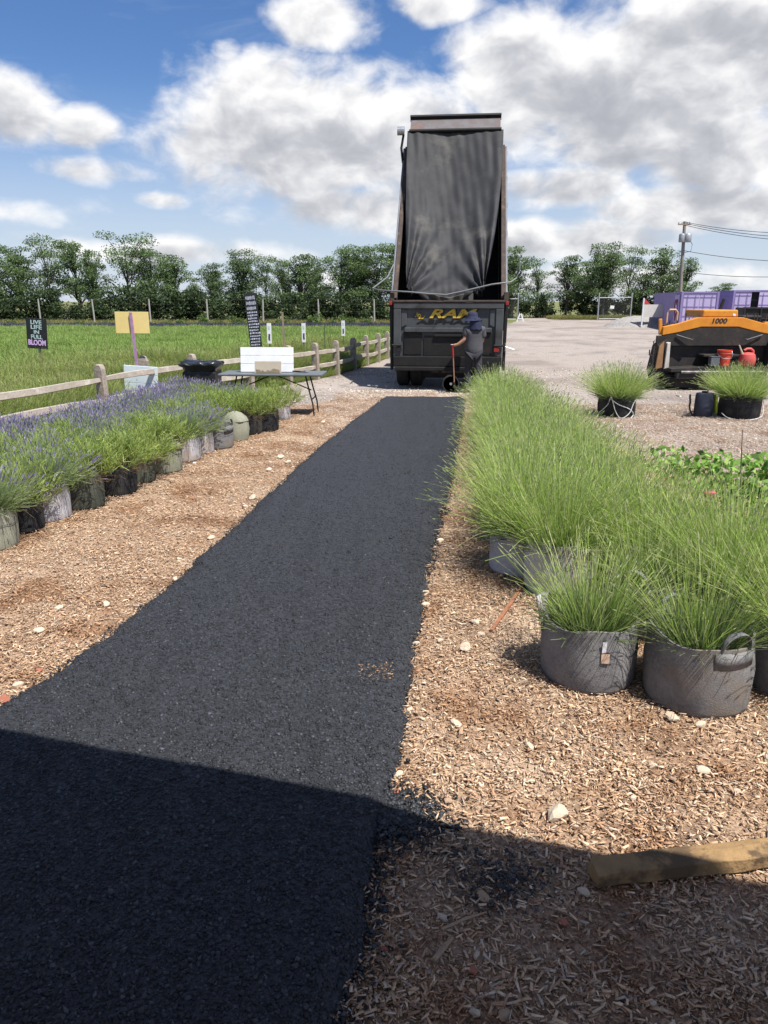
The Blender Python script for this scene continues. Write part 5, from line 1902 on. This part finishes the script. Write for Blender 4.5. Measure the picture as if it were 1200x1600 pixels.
for s_ in (-1, 1):
    MB().prism([(s_ * 1.32, .48), (s_ * 1.60, .40), (s_ * 1.50, 1.0), (s_ * 1.30, 1.15)], 'y', -.14, .25).obj('hopper_wing', M_tar, pv_, bevel=.015)
    MB().prism([(s_ * 1.37, .50), (s_ * 1.54, .46), (s_ * 1.49, .98), (s_ * 1.38, 1.10)], 'y', -.20, -.143).obj('wing_face', M_tan if s_ < 0 else M_tar, pv_, bevel=.01)
    MB().prism([(s_ * 1.20, .50), (s_ * 1.315, .47), (s_ * 1.295, 1.06), (s_ * 1.22, 1.08)], 'y', -.19, .2).obj('wing_liner', M_cream if s_ < 0 else M_tar, pv_, bevel=.01)
    MB().lathe([(.0, -.13), (.30, -.13), (.34, -.1), (.34, .1), (.30, .13), (.0, .13)], 22, axis='x', c=(s_ * .8, 1.7, .34)).obj('drive_wheel', M_tyre, pv_, True)
    MB().box((s_ * 1.0, .75, .30), (.30, 1.2, .5)).obj('track', M_tyre, pv_, bevel=.1)
    MB().tube([(s_ * 1.05, -.06, 1.24), (s_ * .66, -.10, 1.13), (s_ * .64, -.10, 1.16)], .016, 6).obj('lift_rod', mat('bare_steel', (.10, .10, .10), rough=.6, metal=.2), pv_, True)
    MB().tube([(s_ * 1.62, -.3, .25), (s_ * 1.67, -.3, .75), (s_ * 1.64, -.28, 1.0)], .022, 8).obj('screw_arm', M_tar, pv_, True)
    MB().tube([(s_ * 1.67, -.30, .78), (s_ * 1.76, -.32, .80), (s_ * 1.76, -.32, .92)], .016, 6).obj('crank', M_tar, pv_, True)
    MB().box((s_ * 1.60, -.28, .25), (.16, .3, .3)).obj('end_gate', M_tar, pv_, bevel=.02)
    MB().tube([(s_ * 1.55, -.2, 1.0), (s_ * 1.6, -.25, 1.15), (s_ * 1.66, -.25, 1.1), (s_ * 1.62, -.2, .95)], .014, 6).obj('hose', M_tar, pv_, True)
MB().tube([(-1.22, .2, 1.42), (-1.22, .2, 1.74), (-1.17, .2, 1.80), (-1.02, .2, 1.80), (-.97, .2, 1.74), (-.97, .2, 1.42)], .022, 8).obj('grab_rail', mat('pinkish_rail', (.55, .36, .24), rough=.5), pv_, True)
MB().box((-1.42, .05, 1.42), (.08, .06, .36), (0, -.1, 0)).obj('light_post', M_or, pv_, bevel=.012)
for k in range(7):
    MB().tube([(-1.28 + .06 * k, .15, 1.40), (-1.28 + .06 * k, .15, 1.46 + .05 * (k % 3))], .012, 6).obj('lever', M_rust if k % 2 else M_tar, pv_, True)
MB().tube([(-1.35, .18, 1.46), (-.75, .22, 1.45)], .018, 6).obj('hydraulic_pipe', M_rust, pv_, True)
for x in (-.72, -.64, .62, .78, .98, 1.05):
    MB().tube([(x, .3, 1.45), (x + .01, .3, 1.62 + .1 * (abs(x) > .7))], .012, 6).obj('lever', M_rust, pv_, True)
MB().box((.95, .6, 1.62), (.5, .5, .10)).obj('seat', M_blkmetal, pv_, bevel=.03)
MB().bar((.36, .9, 1.72), (.46, .9, 2.06), .07, .07, (0, 1, 0)).obj('exhaust_stack', M_blkmetal, pv_, bevel=.02)
MB().box((1.25, .1, 1.45), (.28, .14, .16)).obj('side_box', M_or, pv_, bevel=.015)
MB().tube([(1.16, .1, 1.52), (1.18, .1, 1.70)], .014, 6).obj('lever', M_rust, pv_, True)

# bucket and fuel can standing on the paver's shelf
M_bred = mat('red_plastic', (.55, .07, .035), (.48, .055, .03), scale=5, rough=.45)
M_cred = mat('faded_red_plastic', (.52, .09, .08), (.46, .075, .065), scale=5, rough=.5)
t = empty('red_bucket', (7.83, 17.42, .556))
tag(t, 'orange-red plastic bucket standing on the shelf of the paver', 'bucket')
MB().lathe([(.0, 0), (.13, 0), (.155, .33), (.165, .33), (.165, .36), (.15, .36), (.145, .34), (.122, .02), (.0, .02)], 24).obj('bucket', M_bred, t, True)
MB().lathe([(.158, .27), (.168, .275), (.168, .285), (.158, .29)], 24).obj('band', M_bred, t, True)
MB().tube([(-.165, 0, .34), (-.17, -.06, .26), (-.1, -.16, .18), (.1, -.16, .18), (.17, -.06, .26), (.165, 0, .34)], .004, 6).obj('bail', M_alu, t, True)
t = empty('fuel_can', (8.36, 17.40, .556))
tag(t, 'round faded red fuel can with handle hole and spout on the paver shelf', 'fuel can')
MB().lathe([(.0, 0), (.15, 0), (.18, .04), (.185, .16), (.16, .26), (.10, .30), (.0, .31)], 24).obj('can', M_cred, t, True)
MB().tube([(-.10, 0, .27), (-.09, 0, .35), (-.03, 0, .385), (.05, 0, .385), (.11, 0, .34), (.12, 0, .25)], .03, 10).obj('handle', M_cred, t, True)
MB().tube([(-.12, -.02, .24), (-.19, -.05, .36), (-.25, -.06, .47)], [.03, .018, .012], 8).obj('spout', mat('spout_plastic', (.5, .45, .33), rough=.5), t, True)
t = empty('grey_box', (7.58, 17.36, .556))
tag(t, 'small dark grey box standing beside the orange-red bucket', 'box')
MB().box((0, 0, .10), (.2, .16, .20)).obj('case', mat('box_grey', (.10, .11, .12), rough=.6), t, bevel=.01)
MB().box((0, 0, .212), (.21, .17, .02)).obj('lid', mat('box_lid', (.07, .08, .085), rough=.6), t, bevel=.005)

# backpack sprayer between the pots
g = G(1103, 653)
t = empty('backpack', (g.x, g.y + .15, .004), R(6))
tag(t, 'navy backpack with lime green side panel standing beside the black pot', 'backpack')
pk = MB()
pk.lathe([(.0, 0), (.15, 0), (.17, .03), (.17, .2), (.165, .38), (.15, .42), (.0, .43)], 24)
for v in pk.v:
    v.y *= .75
pk.obj('pack', mat('navy_pack', (.022, .026, .045), (.03, .035, .058), scale=8, rough=.6), t, True)
MB().box((.19, -.02, .23), (.045, .16, .34), (0, R(-6), 0)).obj('side_panel', mat('lime_panel', (.27, .36, .03), (.22, .3, .03), rough=.5), t, bevel=.015)
MB().grid(lambda u, v: (-.17 - .10 * math.sin(math.pi * u) - .14 * max(0, .35 - u) * 2.2, -.03 + .05 * v, .40 - .40 * u if u < .5 else .40 - .40 * u), 12, 1).obj('strap', M_blkmetal, t, True, solid=.012)
MB().grid(lambda u, v: (-.19 - .2 * u, -.02 + .05 * v, .10 - .095 * u ** .7), 8, 1).obj('strap', M_blkmetal, t, True, solid=.01)
MB().lathe([(.055, .43), (.06, .45), (.0, .46)], 16).obj('cap', M_blkmetal, t, True)
MB().tube([(.02, 0, .45), (.1, -.02, .48), (-.10, -.03, .53), (-.18, -.04, .60)], .008, 6).obj('wand', mat('wand_grey', (.2, .2, .17), rough=.5), t, True)

# ================================================================== purple containers
M_pur = mat('purple_paint_shaded', (.30, .25, .455), (.275, .225, .42), scale=1.2, rough=.55, c3=(.33, .28, .48), s3=2.5)  # sides toned darker than the doors, their shade put into the paint
M_purd = mat('purple_frame', (.26, .21, .41), (.22, .175, .36), scale=2, rough=.6)


def container(loc, rz, label, ajar=0.0):
    t = empty('shipping_container', loc, rz)
    tag(t, label, 'container', None)
    Wd, Ln, Ht = 2.44, 12.2, 2.6
    for s_ in (-1, 1):                              # corrugated sides
        mb = MB()
        n_ = 60
        o_ = []
        for k in range(n_ * 4 + 1):
            y = .16 + (Ln - .32) * k / (n_ * 4)
            off = (0, .0, .035, .035)[k % 4]
            o_.append((s_ * (Wd / 2 - .01 - off), y))
        for z in (.15, Ht - .10):
            for x, y in o_:
                mb.v.append(Vector((x, y, z)))
        m_ = len(o_)
        for k in range(m_ - 1):
            mb.f.append((k, k + 1, m_ + k + 1, m_ + k))
        mb.obj('side_wall', M_pur, t)
        for y in (.08, Ln - .08):
            MB().box((s_ * (Wd / 2 - .07), y, Ht / 2), (.15, .16, Ht)).obj('corner_post', M_purd, t, bevel=.01)
        MB().box((s_ * (Wd / 2 - .055), Ln / 2, .075), (.11, Ln - .33, .15)).obj('bottom_rail', M_purd, t)
        MB().box((s_ * (Wd / 2 - .055), Ln / 2, Ht - .05), (.11, Ln - .33, .10)).obj('top_rail', M_purd, t)
    MB().box((0, Ln / 2, Ht - .012), (Wd - .23, Ln - .33, .03)).obj('roof', M_purd, t)
    MB().box((0, Ln - .1, Ht / 2), (Wd - .3, .05, Ht - .05)).obj('end_wall', M_pur, t)
    MB().box((0, .075, Ht - .06), (Wd - .3, .14, .12)).obj('header', M_purd, t)
    MB().box((0, .075, .08), (Wd - .3, .14, .16)).obj('sill', M_purd, t)
    dw = (Wd - .32) / 2
    for s_ in (-1, 1):
        e = MB()
        e.box((0, 0, Ht / 2 + .01), (dw - .015, .04, Ht - .32))
        o = e.obj('door', mat('purple_door_lit', (.47, .41, .62), (.44, .38, .58), scale=2, rough=.5), t, loc=(s_ * dw / 2, .06, 0))  # door colour is a lighter copy of the purple, sunlight painted in
        if s_ > 0 and ajar:
            o.location = (s_ * dw / 2 + .36, -.35, 0)
            o.rotation_euler = (0, 0, ajar)
        for i in range(4):                          # recessed door panels framed by ribs
            MB().box((0, -.03, .36 + i * .63), (dw - .08, .03, .06)).obj('rib', M_pur, o, bevel=.006)
        for x in (-dw * .24, dw * .24):
            MB().tube([(x, -.06, .2), (x, -.06, Ht - .2)], .018, 6).obj('lock_bar', M_purd, o, True)
    if ajar:
        MB().box((.55, .35, Ht / 2), (1.0, .02, Ht - .3)).obj('interior_dark', M_black, t)  # black sheet standing in for the shade inside behind the open door
    return t


cA = D(1061, 500, 53)
CR = R(-11)
c1 = container((cA.x + 1.22 * math.cos(CR), 53 + 1.22 * math.sin(CR), 0), CR, 'purple shipping container with both doors shut and a heart panel on its long side')
cB = D(1140, 500, 54.5)
container((cB.x + 1.22 * math.cos(CR) + .05, 54.5 + 1.22 * math.sin(CR), .12), CR, 'purple shipping container with one door ajar beside the dark dumpster', ajar=R(8))
# heart panel hung on the left side
hp = MB().box((-1.26, 1.2, 1.45), (.04, 1.7, 1.9)).obj('heart_panel', mat('heart_board', (.42, .35, .62), (.38, .31, .57), rough=.6), c1)
pts = []
for k in range(25):
    a = 2 * math.pi * k / 24
    pts.append((-1.29, 1.2 + .036 * 16 * math.sin(a) ** 3, 1.5 + .048 * (13 * math.cos(a) - 5 * math.cos(2 * a) - 2 * math.cos(3 * a) - math.cos(4 * a))))
MB().tube(pts, .05, 6).obj('heart', mat('heart_red', (.20, .035, .07), rough=.6), c1, True)

q = D(1172, 480, 44)
t = empty('dumpster', (q.x + 1.0, 44.5, 0), R(-8))
tag(t, 'black steel dumpster standing before the purple containers', 'dumpster')
MB().prism([(-1.05, .1), (-1.05, 1.62), (1.6, 1.62), (1.6, .1)], 'y', 0, 1.6).obj('body', M_tdark, t, bevel=.02)
MB().box((.27, -.03, 1.6), (2.75, .08, .10)).obj('rim', M_black, t, bevel=.01)
MB().box((.27, -.03, 1.0), (2.7, .07, .07)).obj('band', M_black, t, bevel=.01)
for x in (-1.0, -.1, .8):
    MB().box((x, -.045, .85), (.08, .08, 1.4)).obj('rib', M_black, t, bevel=.01)

# gravel heap before the containers
hm = MB()
hm.grid(lambda u, v: ((u - .5) * 5.5, (v - .5) * 4, .85 * max(0, 1 - ((u - .5) * 2) ** 2 - ((v - .5) * 2) ** 2) ** .8 + .04 * math.sin(u * 40) * math.sin(v * 33) - .02), 40, 26)
q = D(1010, 500, 62)
t = hm.obj('gravel_heap', ground_mat('grey_gravel', [(.2, .19, .18), (.28, .265, .25), (.34, .33, .31)], 14.0), None, True, loc=(q.x - .6, 62, 0), ang=180)
tag(t, 'low heap of grey gravel beside the purple container', 'gravel heap')
# white sign with red pennant
q = D(1004, 490, 60)
t = empty('white_sign', (q.x, 60, 0))
tag(t, 'white board on a white post with a red pennant by the gravel heap', 'sign')
MB().box((0, 0, 1.1), (.10, .10, 2.2)).obj('post', M_white, t, bevel=.01)
MB().box((.83, 0, 1.25), (1.55, .05, .95)).obj('board', mat('cream_board', (.62, .60, .55), (.56, .54, .5), rough=.7), t)
MB().prism([(.06, 1.75), (.55, 1.73), (.06, 2.2)], 'y', -.015, .015).obj('pennant', mat('pennant_red', (.5, .05, .05), rough=.7), t)

# ================================================================== gates, A-frame, utility pole
M_gal = mat('galvanised', (.36, .37, .38), (.3, .31, .32), scale=5, rough=.5, metal=.4)
M_mesh = mat('gate_mesh', (.08, .085, .08), rough=.6, metal=.3)


def gate(px0, px1, d_, hh, label, sign=False):
    a, b = D(px0, 480, d_), D(px1, 480, d_)
    t = empty('chain_link_gate', (a.x, d_, 0))
    tag(t, label, 'gate')
    w_ = b.x - a.x
    for x in (0, w_):
        MB().tube([(x, 0, 0), (x, 0, hh)], .075, 8).obj('post', M_gal, t, True)
        MB().lathe([(.085, hh), (.06, hh + .06), (.0, hh + .07)], 8, c=(x, 0, 0)).obj('cap', M_gal, t, True)
    MB().tube([(0, 0, hh - .45), (w_, 0, hh - .4)], .05, 8).obj('top_bar', M_gal, t, True)
    MB().tube([(.15, 0, .15), (w_ - .15, 0, .15)], .03, 6).obj('bottom_bar', M_gal, t, True)
    mb = MB()
    n_ = int(w_ / .16)
    for k in range(-14, n_ + 1):
        for s_ in (1, -1):
            x0, x1 = k * .16, k * .16 + 2.2
            p0, p1 = (x0, .17), (x1, .17 + 2.2)
            top = hh - .48
            if p1[1] > top:
                p1 = (p0[0] + top - .17, top)
            if p0[0] < .1:
                p0 = (.1, .17 + .1 - x0)
            if p1[0] > w_ - .1:
                p1 = (w_ - .1, .17 + w_ - .1 - x0)
            if p1[0] <= p0[0]:
                continue
            A_, B_ = (p0[0], 0, p0[1]), (p1[0], 0, p1[1])
            if s_ < 0:
                A_, B_ = (w_ - p0[0], .01, p0[1]), (w_ - p1[0], .01, p1[1])
            mb.tube([A_, B_], .008, 3, False)
    mb.obj('mesh', M_mesh, t)
    if sign:
        MB().box((w_ * .42, -.04, 1.35), (.42, .02, .32), (0, .1, 0)).obj('notice', M_white, t)
    return t


gate(935, 986, 82, 2.75, 'chain link gate with a small white notice at the far side of the lot', True)
gate(788, 809, 80, 2.6, 'narrow chain link gate standing behind the truck', False)
q = G(813, 500)
t = empty('a_frame_sign', (D(813, 498, 76).x, 76, 0))
tag(t, 'small white A-frame barrier standing at the lot entrance', 'barrier')
for s_ in (-1, 1):
    MB().bar((s_ * .34, 0, 0), (s_ * .06, 0, .78), .13, .05, (0, 1, 0)).obj('leg', M_white, t)
MB().box((0, -.03, .30), (.44, .04, .10)).obj('crossbar', M_white, t)

PD = 70
pt, pbm = D(1070, 346, PD), D(1063, 455, PD)
t = empty('utility_pole', (pbm.x - (pt.x - pbm.x) * .45, PD, 0))
tag(t, 'grey wooden utility pole with a transformer behind the purple containers', 'utility pole')
ln = pt.x - t.location.x
MB().tube([(0, 0, 0), (ln * .5, 0, pt.z * .5), (ln, 0, pt.z)], [.19, .16, .13], 10).obj('pole', mat('pole_wood', (.26, .235, .21), (.2, .18, .16), scale=3, rough=.9), t, True)
MB().box((ln - .05, -.1, pt.z - .25), (1.1, .10, .10)).obj('crossarm', M_stake, t)
for x in (-.5, -.2, .25, .45):
    MB().lathe([(.05, 0), (.06, .06), (.035, .10), (.05, .14), (.0, .18)], 8, c=(ln - .05 + x, -.1, pt.z - .20)).obj('insulator', M_gal, t, True)
for x, w_ in ((-.22, .26), (.28, .34)):
    tf_ = MB().lathe([(.0, 0), (w_ * .9, .0), (w_, .05), (w_, .60), (w_ * .8, .70), (.0, .74)], 14, c=(ln + x - .02, -.35, pt.z - 1.75))
    tf_.obj('transformer', M_gal, t, True)
MB().tube([(ln + .4, -.3, pt.z - 1.5), (ln + .75, -.3, pt.z - 1.9), (ln + .7, -.3, pt.z - 2.5), (ln + .2, -.2, pt.z - 2.6)], .025, 5).obj('service_loop', M_blkmetal, t, True)
W0 = Vector((t.location.x + ln, PD, 0))
for i, (za, px, py) in enumerate(((pt.z - .05, 1300, 364), (pt.z - .15, 1300, 372), (pt.z - .3, 1300, 378), (pt.z - 2.4, 1300, 408), (pt.z - 4.2, 1300, 428))):
    A_, B_ = Vector((W0.x, PD, za)), D(px, py, PD - 6)
    wpts = [A_.lerp(B_, k / 10) - Vector((0, 0, .35 * 4 * (k / 10) * (1 - k / 10))) for k in range(11)]
    MB().tube([p - Vector(t.location) for p in wpts], .022, 4).obj('wire', M_blkmetal, t)

# ================================================================== unseen roof casting the foreground shade; open pale form made up to brighten it
E0, E1 = Vector((-1.81, 3.08, .0)), Vector((1.36, 2.17, .0))
ed = (E1 - E0).normalized()
ez = 3.15
sh_ = Vector((SUN.x, SUN.y, 0)) * (ez / SUN.z)
mid = (E0 + E1) / 2 + sh_
bang = math.atan2(ed.y, ed.x)
sroof = empty('shade_roof', (mid.x, mid.y, 0), bang)
tag(sroof, 'unseen open timber roof added to shade the near end of the path, pale to lighten it', 'shade_roof')
M_pwood = mat('shade_roof_timber', (.45, .38, .30), (.38, .31, .24), scale=3, rough=.85)
M_proof = mat('shade_roof_boards', (.62, .58, .52), (.54, .5, .45), scale=3, rough=.85)
for k in range(24):                                     # roof boards
    MB().prism([(0, ez), (-3.4, ez + .5), (-3.4, ez + .54), (0, ez + .04)], 'x', -6 + k * .5 + .003, -6 + (k + 1) * .5 - .003 + .004).obj('roof_board', M_proof, sroof)
MB().box((0, -.12, ez - .09), (12, .10, .16)).obj('beam', M_pwood, sroof)
MB().box((0, -3.3, ez + .37), (12, .10, .18)).obj('beam', M_pwood, sroof)
for x in (-5.8, 5.8):
    for y, h_ in ((-.12, ez - .17), (-3.3, ez + .28)):
        MB().box((x, y, h_ / 2), (.15, .15, h_)).obj('post', M_pwood, sroof, bevel=.01)

# ================================================================== beam, stake, stones
M_beam = mat('yellowed_timber', (.30, .19, .085), (.19, .12, .06), scale=9, rough=.85, c3=(.10, .065, .035), s3=5, f3=(.52, .62), bump=.9, bscale=30)
a, b = G(928, 1362, .05), G(1290, 1322, .05)
t = empty('timber_beam', (a.x, a.y, .02), math.atan2(b.y - a.y, b.x - a.x))
tag(t, 'rough yellow-painted timber beam lying on the mulch', 'beam')
bm_ = MB()
rb = random.Random(4)
for k in range(13):
    for (y, z) in ((-.045, 0), (.045, 0), (.045, .058), (.012, .061), (-.045, .055)):
        bm_.v.append(Vector((k * .09 + (rb.uniform(-.012, .012) if k == 0 else 0), y + rb.uniform(-.003, .003), z + rb.uniform(-.003, .003))))
for k in range(12):
    for j in range(5):
        p_, q_ = k * 5 + j, k * 5 + (j + 1) % 5
        bm_.f.append((p_, q_, q_ + 5, p_ + 5))
bm_.f += [(4, 3, 2, 1, 0), tuple(60 + j for j in range(5))]
bm_.obj('timber', M_beam, t, bevel=.004)
M_rustst = mat('orange_stake', (.33, .13, .065), (.22, .10, .06), scale=20, rough=.8, c3=(.22, .15, .11), s3=7)
a, b = G(768, 985, .02), G(818, 912, .035)
mb = MB().bar(a, (a + b) / 2 + Vector((.004, 0, 0)), .022, .016)
mb.bar((a + b) / 2 + Vector((.004, 0, 0)), b, .022, .016)
t = empty('wooden_stake', a)
tag(t, 'thin orange-painted stake lying on the mulch by the lavender pots', 'stake')
o = mb.obj('stake', M_rustst, t, bevel=.003)
o.location = -a


def rock_mesh(seed):
    r = random.Random(seed)
    bm = bmesh.new()
    bmesh.ops.create_icosphere(bm, subdivisions=2, radius=1)
    cuts = [(Vector((r.gauss(0, 1), r.gauss(0, 1), r.gauss(0, 1))).normalized(), r.uniform(.55, .85)) for _ in range(9)]
    for v in bm.verts:
        for n_, d_ in cuts:
            e = v.co.dot(n_) - d_
            if e > 0:
                v.co -= n_ * e
        v.co *= 1 + r.uniform(-.04, .04)
        v.co.z *= .62
        v.co.x *= 1.15
    me = bpy.data.meshes.new('stone')
    bm.to_mesh(me)
    bm.free()
    return me


ROCKS = [rock_mesh(s) for s in range(6)]
M_st = [mat('stone_pale', (.62, .52, .40), (.52, .42, .31), scale=14, rough=.85, bump=.5, bscale=50), mat('stone_tan', (.42, .30, .2), (.34, .24, .16), scale=14, rough=.85, bump=.5, bscale=50),
        mat('stone_brick', (.42, .16, .10), (.33, .12, .08), scale=14, rough=.9, bump=.5, bscale=50)]
LS = ['pale cream stone lying on the wood chips', 'tan brown stone lying on the wood chips', 'reddish brick fragment lying on the wood chips']
stones = [  # photo px, width px, kind
    (870, 1272, 38, 0), (1095, 1132, 18, 0), (1050, 1122, 22, 0), (1098, 1204, 22, 0), (755, 1400, 24, 1), (880, 1440, 20, 2), (912, 1392, 20, 0), (745, 1490, 16, 0), (788, 1585, 24, 1), (742, 1580, 18, 0),
    (692, 1432, 18, 0), (738, 1515, 22, 2), (855, 1542, 12, 0), (1140, 1448, 20, 1), (1020, 1565, 14, 0), (602, 1210, 18, 0), (598, 1236, 16, 2), (640, 1108, 12, 0), (712, 1130, 20, 0), (655, 945, 14, 0),
    (650, 1005, 12, 0), (665, 925, 12, 0), (742, 972, 16, 0), (752, 990, 14, 0), (728, 1012, 22, 0), (828, 1166, 18, 0), (1020, 1195, 14, 0), (700, 1250, 14, 1), (395, 778, 14, 0), (383, 792, 12, 0), (330, 840, 12, 0),
    (290, 905, 14, 0), (165, 945, 16, 0), (92, 950, 14, 0), (60, 985, 16, 0), (120, 880, 12, 1), (205, 742, 12, 0), (270, 752, 14, 1), (420, 735, 12, 0), (438, 715, 12, 0), (450, 722, 10, 0), (505, 660, 10, 0),
    (8, 1092, 20, 2), (28, 1070, 16, 0), (60, 1048, 14, 2), (680, 845, 12, 0), (688, 1000, 12, 0), (1120, 1300, 12, 1), (1150, 1235, 14, 0), (990, 1245, 12, 0), (530, 1440, 16, 1), (565, 1395, 14, 0), (600, 1480, 12, 2)]
for i, (px, py, w_, kd) in enumerate(stones):
    g = G(px, py, .02)
    if strip_l(g.y) - .02 < g.x < strip_r(g.y) + .02 and py < 1300:
        g.x = strip_r(g.y) + .05 if px > 450 else strip_l(g.y) - .05
    depth = g.y * math.cos(PITCH) + CAM_H * math.sin(PITCH)
    rad = w_ / 2 * depth / F_PX
    o = link('stone', ROCKS[i % 6].copy(), None, (g.x, g.y, .010 + rad * .35), (rnd.uniform(-.2, .2), rnd.uniform(-.2, .2), rnd.uniform(0, 6.28)), (rad, rad * .85, rad))
    o.data.materials.append(M_st[kd])
    tag(o, LS[kd], 'stone', ('pale stones', 'tan stones', 'brick fragments')[kd] + ' strewn on the mulch')

# a few chips dropped on the fresh asphalt, and sticks in the mulch
r8 = np.random.default_rng(77)
nC = 90
base = chip_patch(77, nC, PAL, [.4, .3, .2, .05, .02, .03], L=(.006, .02), size=.2, zmax=.004)
o = link('spilled_chips', base, None, (-.04, 3.62, .074))
tag(o, 'few pale wood chips spilled on the black asphalt', 'wood chips', kind='stuff')
M_stick = mat('dry_stick', (.36, .25, .16), (.25, .17, .11), scale=20, rough=.9)
for i, (p0, p1, rad, lab) in enumerate((((690, 1452), (760, 1425), .005, 'long dry stick lying in the shaded mulch'), ((678, 1500), (707, 1465), .009, 'thick splintered stick lying in the shaded mulch'),
                                        ((430, 831), (468, 838), .008, 'short pale stick lying on the chips left of the path'))):
    a, b = G(*p0, .026), G(*p1, .03)
    mb = MB().tube([Vector((0, 0, 0)), (b - a) * .5 + Vector((.004, .006, .002)), b - a], [rad, rad * 1.1, rad * .5], 6)
    o = mb.obj('stick', M_stick, None, True, loc=a)
    tag(o, lab, 'stick')
